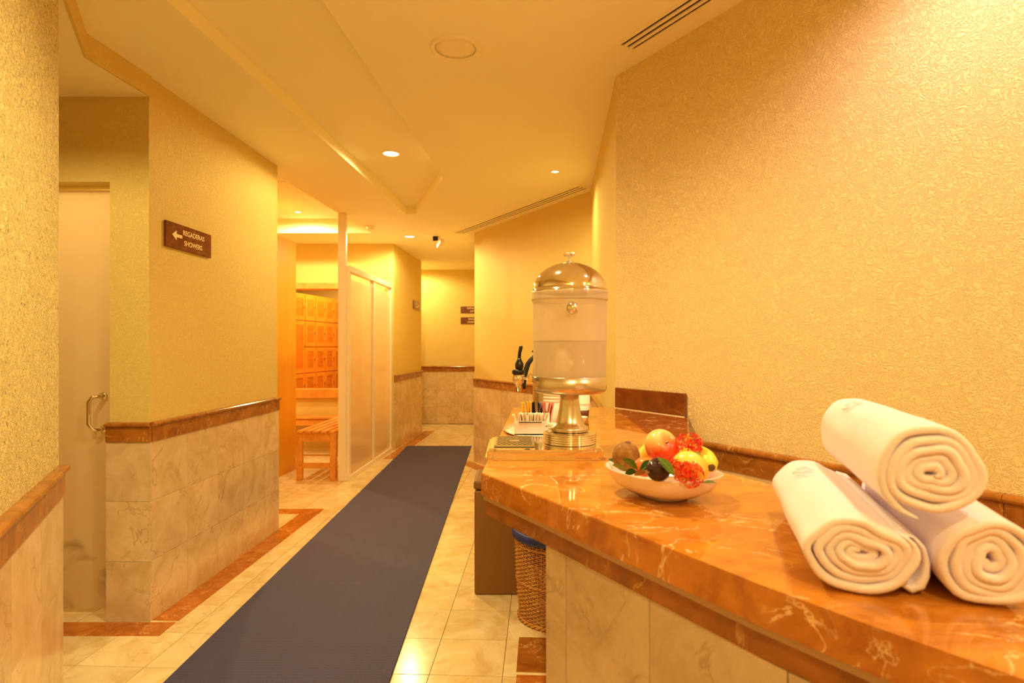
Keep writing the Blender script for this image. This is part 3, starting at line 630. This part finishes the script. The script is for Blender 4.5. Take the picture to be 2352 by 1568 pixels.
# faucet
fx = -0.147; zf = pz(868)
fc = bmesh.new(); lathe(fc, [(0, pz(898)), (0.0062, pz(898)), (0.0075, pz(884)), (0.0155, pz(878)), (0.0165, pz(870)), (0.0165, pz(858)), (0, pz(858))], (fx, 0, 0), 28)
tube(fc, [(fx+0.012, 0, zf), (-0.100, 0, zf)], 0.0055, 14)
fo = fin('faucet', fc, M['chrome'], dp, True)
bm = bmesh.new(); lathe(bm, [(0, -0.006), (0.0115, -0.006), (0.0125, -0.003), (0.0125, 0.004), (0.010, 0.008), (0, 0.008)], (-0.113, 0, zf), 8, Matrix.Rotation(PI/2, 4, 'Y')); fin('nut', bm, M['chrome'], fo)
bm = bmesh.new(); lathe(bm, [(0.0, pz(858)), (0.0178, pz(858)), (0.0178, pz(849)), (0.0, pz(849))], (fx, 0, 0), 28)
lathe(bm, [(0.009, pz(849)), (0.0122, pz(843)), (0.0122, pz(835)), (0.008, pz(828)), (0.0045, pz(822)), (0, pz(821))], (fx+0.003, 0, 0), 20)
tube(bm, [(fx+0.002, 0, pz(828)), (fx+0.004, 0, pz(810)), (fx+0.007, 0, pz(800)), (fx+0.008, 0, pz(794))], [0.0048, 0.0048, 0.0055, 0.005], 12)
fin('tap_lever', bm, M['black'], fo, True)
# ------------------------------------------------------------------ items behind the dispenser
tf = thing('thermos', 'steel coffee thermos with a black curved handle behind the dispenser', 'thermos', (0.150, 2.70, ZC))
bm = bmesh.new(); lathe(bm, [(0, 0.001), (0.055, 0.001), (0.056, 0.006), (0.056, 0.20), (0.050, 0.225), (0.040, 0.24), (0, 0.24)], seg=40); fin('body', bm, M['brushed'], tf, True)
bm = bmesh.new(); lathe(bm, [(0.04, 0.235), (0.042, 0.262), (0.030, 0.275), (0, 0.277)], seg=32); box(bm, (-0.03, -0.0, 0.28), (0.06, 0.018, 0.008)); fin('lid', bm, M['black'], tf, True)
bm = bmesh.new(); ah = [(-0.035, -0.01, 0.262), (-0.055, -0.01, 0.255), (-0.078, -0.01, 0.225), (-0.092, -0.01, 0.18), (-0.097, -0.01, 0.13), (-0.094, -0.01, 0.11)]
tube(bm, ah, [0.008, 0.010, 0.012, 0.013, 0.010, 0.006], 10); fin('handle', bm, M['black'], tf, True)
pk = [plain('packet_white', (0.85, 0.76, 0.62), 0.6), plain('packet_yellow', (0.85, 0.5, 0.04), 0.5), plain('packet_black', (0.02, 0.02, 0.04), 0.4), plain('packet_pink', (0.75, 0.32, 0.25), 0.5), plain('packet_tan', (0.7, 0.42, 0.2), 0.6)]
pm = {}
def packets(x0, x1, y, z, n, mats, hh, tilt, group, lab):
    for i in range(n):
        m = mats[min(len(mats)-1, int(i/n*len(mats)))]
        if (m.name, hh) not in pm:
            bm = bmesh.new(); box(bm, (0, 0, hh/2), (0.0035, 0.034, hh)); bevel(bm, 0.0008, 1); me = bpy.data.meshes.new('packet'); bm.to_mesh(me); bm.free(); me.materials.append(m); pm[(m.name, hh)] = me
        o = link('sugar_packet', pm[(m.name, hh)]); f = (i+0.5)/n
        o.location = (x0+(x1-x0)*f, y+random.uniform(-0.004, 0.004), z+random.uniform(0, 0.005)); o.rotation_euler = (random.uniform(-0.12, 0.12), tilt*(f-0.5)*2+random.uniform(-0.12, 0.12), random.uniform(-0.3, 0.3))
        tag(o, lab[m.name], 'packet', group+' '+m.name.split('_')[1])
def caddy(label, x, y, w_, d_, h_):
    t = thing('packet_holder', label, 'holder', (x, y, ZC+0.006)); bm = bmesh.new(); tt = 0.003
    box(bm, (0, 0, tt/2), (w_, d_, tt))
    for s in (-1, 1): box(bm, (s*(w_/2-tt/2), 0, h_/2), (tt, d_, h_)); box(bm, (0, s*(d_/2-tt/2), h_/2), (w_-2*tt, tt, h_))
    box(bm, (0, 0, h_), (w_+0.008, d_+0.008, 0.003)) if False else None
    fin('dish', bm, M['ceramic'], t)
    fin('lip', nb(box, (0, -d_/2-0.001, h_-0.004), (w_*0.72, 0.002, 0.0025)), M['black'], t); return t
pp = bmesh.new(); lathe(pp, [(0, 0.001), (0.075, 0.001), (0.105, 0.0045), (0.106, 0.006), (0.075, 0.004), (0, 0.004)], seg=48); bmesh.ops.scale(pp, vec=(1.0, 1.9, 1), verts=pp.verts)
tag(fin('serving_plate', pp, M['ceramic'], None, True, loc=(0.075, 2.16, ZC)), 'long white plate under the sugar packet holders', 'plate')
caddy('front white rectangular ceramic holder full of pale sugar packets', 0.061, 2.03, 0.106, 0.055, 0.046)
caddy('rear white ceramic holder with yellow, black and pink packets', 0.087, 2.24, 0.105, 0.055, 0.050)
lw = {'packet_white': 'white sugar packet standing in the front ceramic holder', 'packet_tan': 'tan packet at the right of the front ceramic holder', 'packet_yellow': 'yellow sweetener packet in the rear ceramic holder',
      'packet_black': 'black packet in the middle of the rear ceramic holder', 'packet_pink': 'pink sweetener packet in the rear ceramic holder'}
packets(0.020, 0.104, 2.03, ZC+0.012, 19, [pk[0]]*9+[pk[4]], 0.062, 0.25, 'front holder packets', lw)
packets(0.044, 0.140, 2.24, ZC+0.012, 18, [pk[1], pk[2], pk[3]], 0.080, 0.18, 'rear holder packets', lw)
# paper napkin stack + cups
bm = bmesh.new()
for i in range(6): box(bm, (random.uniform(-.003, .003), random.uniform(-.003, .003), 0.002+i*0.004), (0.075, 0.085, 0.0032), random.uniform(-.05, .05)+0.3)
tag(fin('napkin_stack', bm, pk[0], None, loc=(0.175, 2.12, ZC+0.004)), 'small stack of white paper napkins beside the sugar holders', 'napkins')
def cups(label, x, y, r, h, n, mat, band=None):
    t = thing('paper_cups', label, 'cups', (x, y, ZC+0.0005)); prof = [(0, 0), (r*0.78, 0), (r*0.80, 0.004), (r, h*0.55)]
    for i in range(n): z = h*0.55+i*(h*0.45/n); prof += [(r*0.99, z), (r*1.04, z+0.002), (r*1.04, z+0.005), (r*0.99, z+0.006)]
    prof += [(r*0.99, h), (r*0.9, h), (r*0.7, h*0.6), (0, h*0.6)]
    bm = bmesh.new(); lathe(bm, prof, seg=32); fin('cup', bm, mat, t, True)
    if band: bm = bmesh.new(); lathe(bm, [(r*0.81, 0.005), (r*0.83, 0.005), (r*0.93, h*0.38), (r*0.91, h*0.38)], seg=32); fin('sleeve', bm, band, t, True)
    return t
cups('tall white stack of paper cups just behind the dispenser pedestal', 0.160, 2.32, 0.036, 0.16, 6, pk[0])
sc_ = cups('white cup with a brown sleeve holding wooden stirrers', 0.285, 2.50, 0.042, 0.11, 1, pk[0], plain('brown_sleeve', (0.16, 0.05, 0.01), 0.6))
for i in range(5):
    a = i*1.2; bm = bmesh.new(); tube(bm, [(0.01*math.cos(a), 0.01*math.sin(a), 0.01), (0.035*math.cos(a)+0.012, 0.03*math.sin(a), 0.135+0.004*i)], 0.0022, 5)
    o = fin('stirrer', bm, pk[0], None, loc=(0.285, 2.50, ZC)); tag(o, 'thin pale stirrer standing in the brown-sleeved cup', 'stirrer', 'stirrers in the cup')
bm = bmesh.new(); lathe(bm, [(0, 0.001), (0.02, 0.001), (0.022, 0.006), (0.036, 0.03), (0.038, 0.032), (0.034, 0.030), (0.018, 0.008), (0, 0.007)], seg=32)
tag(fin('small_bowl', bm, M['ceramic'], None, True, loc=(0.255, 2.30, ZC)), 'small white bowl behind the dispenser pedestal', 'bowl')
# ------------------------------------------------------------------ fruit bowl
BX, BY, BR = 0.304, 1.208, math.atan2(-1, 0.61)
def sup(t, a, b, n=2.5): c, s = math.cos(t), math.sin(t); return (a*math.copysign(abs(c)**(2/n), c), b*math.copysign(abs(s)**(2/n), s))
bm = bmesh.new(); rings = []
pr = [(0.0, 0.004), (0.30, 0.003), (0.40, 0.0), (0.44, 0.001), (0.43, 0.005), (0.64, 0.009), (0.82, 0.020), (0.93, 0.034), (1.0, 0.050), (1.015, 0.0525), (0.99, 0.0525), (0.91, 0.037), (0.79, 0.024), (0.60, 0.013), (0.3, 0.009), (0.0, 0.009)]
for s, z in pr:
    if s == 0: rings.append([bm.verts.new((0, 0, z))]); continue
    rings.append([])
    for i in range(64):
        t = 2*PI*i/64; x, y = sup(t, 0.118*s, 0.094*s); lift = 0.006*max(0, s-0.5)*abs(math.cos(t))**2
        rings[-1].append(bm.verts.new((x, y, z+lift)))
for a, b in zip(rings, rings[1:]):
    for i in range(64):
        j = (i+1) % 64
        if len(a) == 1: bm.faces.new((a[0], b[i], b[j]))
        elif len(b) == 1: bm.faces.new((a[i], a[j], b[0]))
        else: bm.faces.new((a[i], a[j], b[j], b[i]))
tag(fin('fruit_bowl', bm, M['ceramic'], None, True, loc=(BX, BY, ZC+0.001), rz=BR), 'boat-shaped white ceramic bowl of fruit on the counter', 'bowl')
def px(x, y, Y): return ((x-1176)/1370*Y, Y, H-(y-795)*Y/1370)
def fruitmat(name, lo_, hi_, rough=0.35, scale=12, axis=True, bmp=0, rot=None, stops=(0.35, 0.75)):
    from mathutils import Euler
    up = Euler(rot).to_matrix().inverted() @ Vector((-0.25, 0, 1)).normalized() if rot else Vector((0, 0, 1))
    m, t, b = nt(name); b.inputs['Roughness'].default_value = rough
    v = coords(t, (1, 1, 1), obj=True); n1 = N(t, 'ShaderNodeTexNoise', Scale=scale, Detail=4.0); t.links.new(v, n1.inputs['Vector'])
    f = n1.outputs['Fac']
    if axis:
        sx = N(t, 'ShaderNodeVectorMath', operation='DOT_PRODUCT'); t.links.new(v, sx.inputs[0]); sx.inputs[1].default_value = up; mr = N(t, 'ShaderNodeMapRange'); mr.inputs[1].default_value = -0.02; mr.inputs[2].default_value = 0.03; t.links.new(sx.outputs['Value'], mr.inputs[0])
        ad = N(t, 'ShaderNodeMath', operation='MULTIPLY_ADD'); ad.inputs[1].default_value = 0.5; t.links.new(n1.outputs['Fac'], ad.inputs[0]); 
        mm = N(t, 'ShaderNodeMath', operation='MULTIPLY'); mm.inputs[1].default_value = 0.75; t.links.new(mr.outputs[0], mm.inputs[0]); t.links.new(mm.outputs[0], ad.inputs[2]); f = ad.outputs[0]
    r = ramp(t, [(stops[0], lo_), (stops[1], hi_)]); t.links.new(f, r.inputs[0]); t.links.new(r.outputs[0], b.inputs['Base Color'])
    if bmp:
        n2 = N(t, 'ShaderNodeTexNoise', Scale=500, Detail=2); t.links.new(v, n2.inputs['Vector']); bump(t, b, n2.outputs['Fac'], bmp, 0.001)
    return m
def ball(name, mat, loc, prof, label, cat, rot=(0, 0, 0), parts=()):
    bm = bmesh.new(); lathe(bm, prof, seg=36); o = fin(name, bm, mat, None, True, loc=loc); o.rotation_euler = rot; tag(o, label, cat)
    for n_, f_, m_ in parts: fin(n_, f_(), m_, o, True)
    return o
def sphp(r, ry=1.0, dimple=0.0, w=0.35):
    out = []
    for i in range(25):
        a = PI*i/24; z = -math.cos(a)*r*ry; x = math.sin(a)*r
        if dimple:
            z -= dimple*math.exp(-(x/(r*w))**2)*(1 if a > PI/2 else 0); z += dimple*0.5*math.exp(-(x/(r*w))**2)*(1 if a < PI/2 else 0)
        out.append((x if 0 < i < 24 else 0, z))
    return out
dk = plain('stem_brown', (0.12, 0.05, 0.015), 0.7)
def stem(l, r=0.0012, z=0.0, bend=0.003): return lambda: nb(tube, [(0, 0, z), (bend, 0, z+l)], r, 6)
ball('apple', fruitmat('apple_skin', (0.72, 0.06, 0.012), (0.92, 0.60, 0.22), 0.22, 16, rot=(0.75, 0.62, 0), stops=(0.50, 0.88)), px(1520, 1024, 1.215), sphp(0.0355, 0.92, 0.019, 0.50), 'large red and yellow apple on top of the fruit bowl', 'apple', (0.75, 0.62, 0), [('stem', stem(0.006, 0.0012, 0.013), dk)])
ball('kiwi', fruitmat('kiwi_skin', (0.22, 0.10, 0.012), (0.42, 0.20, 0.035), 0.75, 90, False, 0.6), px(1438, 1048, 1.235), sphp(0.0285, 1.08), 'fuzzy brown kiwi at the left end of the fruit bowl', 'kiwi', (math.radians(10), math.radians(6), 0),
     [('stem_scar', lambda: nb(lathe, [(0.0065, 0.0298), (0.005, 0.0318), (0.002, 0.0305), (0, 0.0315)], seg=16), dk)])
ball('mango', fruitmat('mango_skin', (0.80, 0.42, 0.04), (0.90, 0.66, 0.12), 0.3, 8), px(1585, 1076, 1.125), sphp(0.031, 1.22), 'rounded yellow mango at the front right of the bowl', 'mango', (math.radians(20), math.radians(-52), 0))
ball('plum', fruitmat('plum_skin', (0.012, 0.004, 0.006), (0.045, 0.015, 0.02), 0.18, 10), px(1512, 1078, 1.105), sphp(0.0225, 0.95, 0.006), 'shiny dark purple plum at the front of the bowl', 'plum', (math.radians(30), math.radians(-15), 0), [('stem', stem(0.010, 0.0014, 0.015), dk)])
ball('tomato', fruitmat('red_skin', (0.75, 0.10, 0.02), (0.85, 0.22, 0.05), 0.25), px(1482, 1072, 1.165), sphp(0.022, 0.9, 0.004), 'small orange-red fruit half hidden between kiwi and plum', 'fruit')
def banana(pts, r, label):
    P = [Vector(p) for p in pts]; n = 18; path = []; rad = []
    for i in range(n+1):
        t = i/n; s = t*(len(P)-1); k = min(int(s), len(P)-2); f = s-k
        p0, p1, p2, p3 = P[max(k-1, 0)], P[k], P[k+1], P[min(k+2, len(P)-1)]
        path.append(0.5*((2*p1)+(p2-p0)*f+(2*p0-5*p1+4*p2-p3)*f*f+(-p0+3*p1-3*p2+p3)*f**3)); rad.append(r*min(1, 0.45+2.6*t, 0.55+2.8*(1-t)))
    org = path[0].copy(); bm = bmesh.new(); tube(bm, [p-org for p in path], rad, 10)
    o = fin('banana', bm, fruitmat('banana_peel', (0.85, 0.50, 0.02), (0.95, 0.68, 0.06), 0.4, 20, False), None, True, loc=org); tag(o, label, 'banana')
    bm = bmesh.new(); e = path[-1]-org; dr = (path[-1]-path[-2]).normalized(); tube(bm, [e, e+dr*0.004], [r*0.45, r*0.3], 7); fin('tip', bm, dk, o)
banana([px(1555, 1062, 1.29), px(1590, 1040, 1.255), px(1618, 1050, 1.20), px(1634, 1074, 1.155)], 0.0185, 'yellow banana with a blunt tip at the right end of the bowl')
banana([px(1455, 1072, 1.25), px(1474, 1050, 1.265), px(1492, 1032, 1.28), px(1515, 1020, 1.29)], 0.0165, 'yellow banana behind the kiwi and the apple')
leafm = [plain('leaf_green', (0.16, 0.30, 0.03), 0.35), plain('leaf_dark', (0.05, 0.15, 0.02), 0.3), plain('leaf_pale', (0.38, 0.42, 0.10), 0.4), plain('leaf_brown', (0.45, 0.20, 0.03), 0.5)]
def leaf(p, l, w_, rot, mat, label, curl=0.25):
    bm = bmesh.new(); n = 9; A = []
    for i in range(n+1):
        t = i/n; ww = w_*math.sin(PI*min(1, t*0.96+0.02))**0.8/2; z = -curl*l*(t-0.4)**2
        A.append([bm.verts.new((t*l, s*ww, z+abs(s)*ww*0.35)) for s in (-1, 0, 1)])
    for a, b in zip(A, A[1:]):
        for k in (0, 1): bm.faces.new((a[k], a[k+1], b[k+1], b[k]))
    r = bmesh.ops.solidify(bm, geom=bm.faces[:], thickness=0.0006)
    o = fin('leaf', bm, mat, None, True, loc=p); o.rotation_euler = [math.radians(v) for v in rot]; tag(o, label, 'leaf', None)
    fin('midrib', nb(tube, [(0, 0, 0.0008-curl*l*0.16), (l*0.4, 0, 0.001), (l*0.92, 0, 0.0008-curl*l*0.27)], 0.0005, 5), leafm[2], o)
leaf(px(1465, 1078, 1.13), 0.034, 0.018, (60, -35, 150), leafm[0], 'green leaf with a pale midrib lying against the kiwi')
leaf(px(1440, 1080, 1.15), 0.030, 0.013, (60, -20, 160), leafm[2], 'pale green leaf at the left rim of the bowl below the kiwi')
leaf(px(1462, 1082, 1.135), 0.022, 0.014, (75, 10, 175), leafm[1], 'dark green leaf beneath the pale leaf at the kiwi')
leaf(px(1470, 1082, 1.13), 0.034, 0.022, (70, -30, 20), leafm[1], 'dark green leaf between the kiwi and the plum')
leaf(px(1511, 1050, 1.072), 0.046, 0.018, (60, 45, 5), leafm[0], 'long green leaf draped over the plum')
leaf(px(1418, 1062, 1.27), 0.020, 0.010, (60, -20, 165), leafm[0], 'small bright green leaf tip left of the kiwi')
leaf(px(1612, 1108, 1.09), 0.030, 0.010, (20, 0, 8), leafm[0], 'green leaf sticking out over the right rim of the bowl')
leaf(px(1588, 1048, 1.16), 0.024, 0.011, (60, -12, 20), leafm[2], 'yellow-green leaf lying on the right banana')
leaf(px(1483, 1082, 1.085), 0.022, 0.012, (70, 20, 165), leafm[3], 'curled brown leaf hanging over the front rim')
leaf(px(1468, 1083, 1.09), 0.022, 0.008, (50, 4, 8), leafm[3], 'narrow brown leaf pointing at the plum')
pet = [plain('petal_orange', (0.85, 0.13, 0.015), 0.5), plain('petal_red', (0.75, 0.03, 0.01), 0.5), plain('petal_yellow', (0.9, 0.38, 0.05), 0.5)]
def ixora(c, r, n, squash, label, seed):
    rnd = random.Random(seed); t = thing('flower_cluster', label, 'flower', c)
    bms = [bmesh.new() for _ in range(3)]; stb = bmesh.new()
    for i in range(n):
        d_ = Vector((rnd.gauss(0, 1), rnd.gauss(0, 1)-0.7, rnd.gauss(0, 1)+0.35)).normalized(); p = Vector((d_.x*r*squash[0], d_.y*r*squash[1], d_.z*r*squash[2]))*rnd.uniform(0.75, 1.08)
        q = d_.to_track_quat('Z', 'Y'); ph = rnd.uniform(0, PI/2); s = rnd.uniform(0.010, 0.0165); bmx = bms[rnd.choice((0, 0, 0, 1, 1, 2))]
        for k in range(4):
            a = ph+k*PI/2; e = Vector((math.cos(a), math.sin(a), 0)); f = Vector((-math.sin(a), math.cos(a), 0))
            pts = [Vector((0, 0, 0)), e*s*0.5+f*s*0.15+Vector((0, 0, s*0.12)), e*s+Vector((0, 0, -s*0.1)), e*s*0.5-f*s*0.15+Vector((0, 0, s*0.12)), e*s*0.5-Vector((0, 0, s*0.02))]
            V = [bmx.verts.new(p+q @ v) for v in pts]
            for i0, i1, i2 in ((0, 1, 2), (0, 2, 3), (1, 4, 2), (2, 4, 3), (0, 4, 1), (0, 3, 4)): bmx.faces.new((V[i0], V[i1], V[i2]))
        tube(stb, [Vector((0, 0, -0.2*r)), p], 0.0006, 4)
    for b_, m_, nm in zip(bms, pet, ('orange_petals', 'red_petals', 'yellow_petals')):
        me = bpy.data.meshes.new(nm); b_.to_mesh(me); b_.free(); o = stuff(link(nm, me, m_, t))
    stuff(fin('stalks', stb, pet[1], t))
ixora(px(1582, 1022, 1.20), 0.026, 30, (0.95, 0.8, 0.9), 'orange-red flower cluster behind the apple at the top right', 3)
ixora(px(1583, 1090, 1.095), 0.027, 34, (1.0, 0.6, 0.85), 'orange-red flower cluster spilling over the front rim', 11)
ixora(px(1550, 1070, 1.10), 0.012, 9, (1, 0.7, 1), 'few yellow-orange blossoms between plum and mango', 5)
# ------------------------------------------------------------------ rolled towels
TD = Vector((0.123, 0.373, 0)).normalized(); TR = Vector((TD.y, -TD.x, 0)); LEN = 0.385
def towel_path(r0, r1, turns, seed, sq=(1, 1), tail=None):
    pts = []; n = int(turns*40); pitch = (r1-r0)/turns
    for i in range(n+1):
        f = i/n; a = seed*1.3+f*turns*2*PI; r = r0+(r1-r0)*f
        wob = 1+0.26*(1-f)*math.sin(2*a+seed*2)+0.10*(1-f)*math.sin(3*a+seed)+0.075*noise.noise(Vector((math.cos(a)*1.4, math.sin(a)*1.4, seed+f*1.5)))*2
        pts.append((r*wob*math.cos(a)*sq[0], r*wob*math.sin(a)*sq[1]))
    if tail: pts += tail
    return pts
def sweep(path, th, org, yoff=0.0, seed=0):
    bm = bmesh.new(); hv = th/2; prof = []
    for k in range(7): a = PI/2+PI*k/6; prof.append((hv*math.sin(a), hv*0.9*math.cos(a)))     # front rounded end  (n, v)
    m = 16; outer_ = [( -hv, i/m) for i in range(1, m)]; inner_ = [(hv, 1-i/m) for i in range(1, m)]
    back = [(-hv*math.cos(PI*k/6), hv*0.9*math.sin(PI*k/6)) for k in range(7)]
    rings = []; n = len(path); P = [Vector(p) for p in path]; s_ = 0
    for i, p in enumerate(P):
        a = P[max(i-1, 0)]; b = P[min(i+1, n-1)]; t = (b-a).normalized(); nr = Vector((t.y, -t.x)); s_ += (P[i]-a).length
        edge = 0.005*noise.noise(Vector((s_*9, seed*3.1, 0)))+0.003*math.sin(s_*26+seed); ring = []
        taper = min(1, (i+1)/6, (n-i)/5)
        def add(nv, vv, wv=1.0):
            q = p+nr*nv*taper; wob = 0.0022*noise.noise(Vector((q.x*30, q.y*30, vv*9+seed)))
            q = q+nr*wob; ring.append(bm.verts.new(org+TR*q.x+Vector((0, 0, q.y))+TD*(vv+yoff)))
        for nv, vv in prof: add(nv, edge+vv+hv)
        for nv, f in outer_: add(nv, edge*(1-f)+hv+f*(LEN-2*hv))
        for nv, vv in back: add(nv, LEN-hv+vv)
        for nv, f in inner_: add(nv, edge*(1-f)+hv+f*(LEN-2*hv))
        rings.append(ring)
    for a, b in zip(rings, rings[1:]):
        k_ = len(a)
        for j in range(k_): bm.faces.new((a[j], a[(j+1) % k_], b[(j+1) % k_], b[j]))
    bm.faces.new(rings[0]); bm.faces.new(rings[-1][::-1]); return bm
def towel(cx, cz, y, seed, label, sq=(1, 1), turns=4.6, tail=None, emb=None, r1=0.0545, phase=0):
    org = Vector((cx, y, cz)); path = towel_path(0.004, r1, turns, seed, sq, tail)
    bm = sweep(path, 0.0108, Vector((0, 0, 0)), 0.0, seed); o = fin('rolled_towel', bm, M['towel'], None, True, loc=org)
    # hidden filling so the roll reads solid
    tag(o, label, 'towel')
    if emb:
        a0, v0 = emb; bm = bmesh.new()
        strokes = [[(-.018, -.012), (-.006, 0), (-.016, .012)], [(.0, -.014), (-.004, .002), (.008, .014)], [(-.01, .0), (.004, .004), (.016, -.004)], [(.012, -.012), (.018, .0), (.014, .014)], [(.024, -.01), (.028, .006)]]
        for st in strokes:
            pts = []
            for k in range(len(st)*3-2):
                s = k/3; i = min(int(s), len(st)-2); f = s-i; u = st[i][0]*(1-f)+st[i+1][0]*f; v = st[i][1]*(1-f)+st[i+1][1]*f
                a = a0+v/0.06; rr = 0.0615
                pts.append(TR*(rr*sq[0]*math.cos(a))+Vector((0, 0, rr*sq[1]*math.sin(a)))+TD*(v0+u))
            tube(bm, pts, 0.0011, 6)
        fin('embroidery', bm, M['towel'], o, True)
    return o
tz = ZC+0.053
tail1 = [(0.060, 0.022), (0.071, 0.008), (0.077, -0.010), (0.077, -0.028), (0.072, -0.042), (0.062, -0.0465), (0.055, -0.040), (0.056, -0.030), (0.063, -0.027)]
towel(0.420, tz-0.001, 0.720, 1.0, 'lower left rolled white towel on the counter with a loose curl beside it', (1.08, 0.84), 4.9, None, (2.0, 0.26))
# loose curl of the lower left towel
bm = sweep([(-0.012, 0.030), (0.004, 0.026), (0.013, 0.014), (0.016, -0.002), (0.015, -0.018), (0.010, -0.030), (0.001, -0.036), (-0.008, -0.032), (-0.009, -0.024), (-0.004, -0.019)], 0.0108, Vector((0, 0, 0)), 0, 9)
towel(0.551, tz+0.003, 0.682, 2.3, 'lower right rolled white towel cut off by the picture edge', (1.03, 0.92), 4.6)
me = bpy.data.meshes.new('loose_fold'); bmesh.ops.recalc_face_normals(bm, faces=bm.faces); bm.to_mesh(me); bm.free()
low = [o for o in bpy.data.objects if o.name.startswith('rolled_towel')][0]
cu = link('loose_fold', me, M['towel'], low, True, loc=(0.064, 0.004, -0.008))
towel(0.488, tz+0.103, 0.690, 3.9, 'top rolled white towel resting on the two lower rolls', (1.0, 1.0), 4.9, None, (2.1, 0.26))
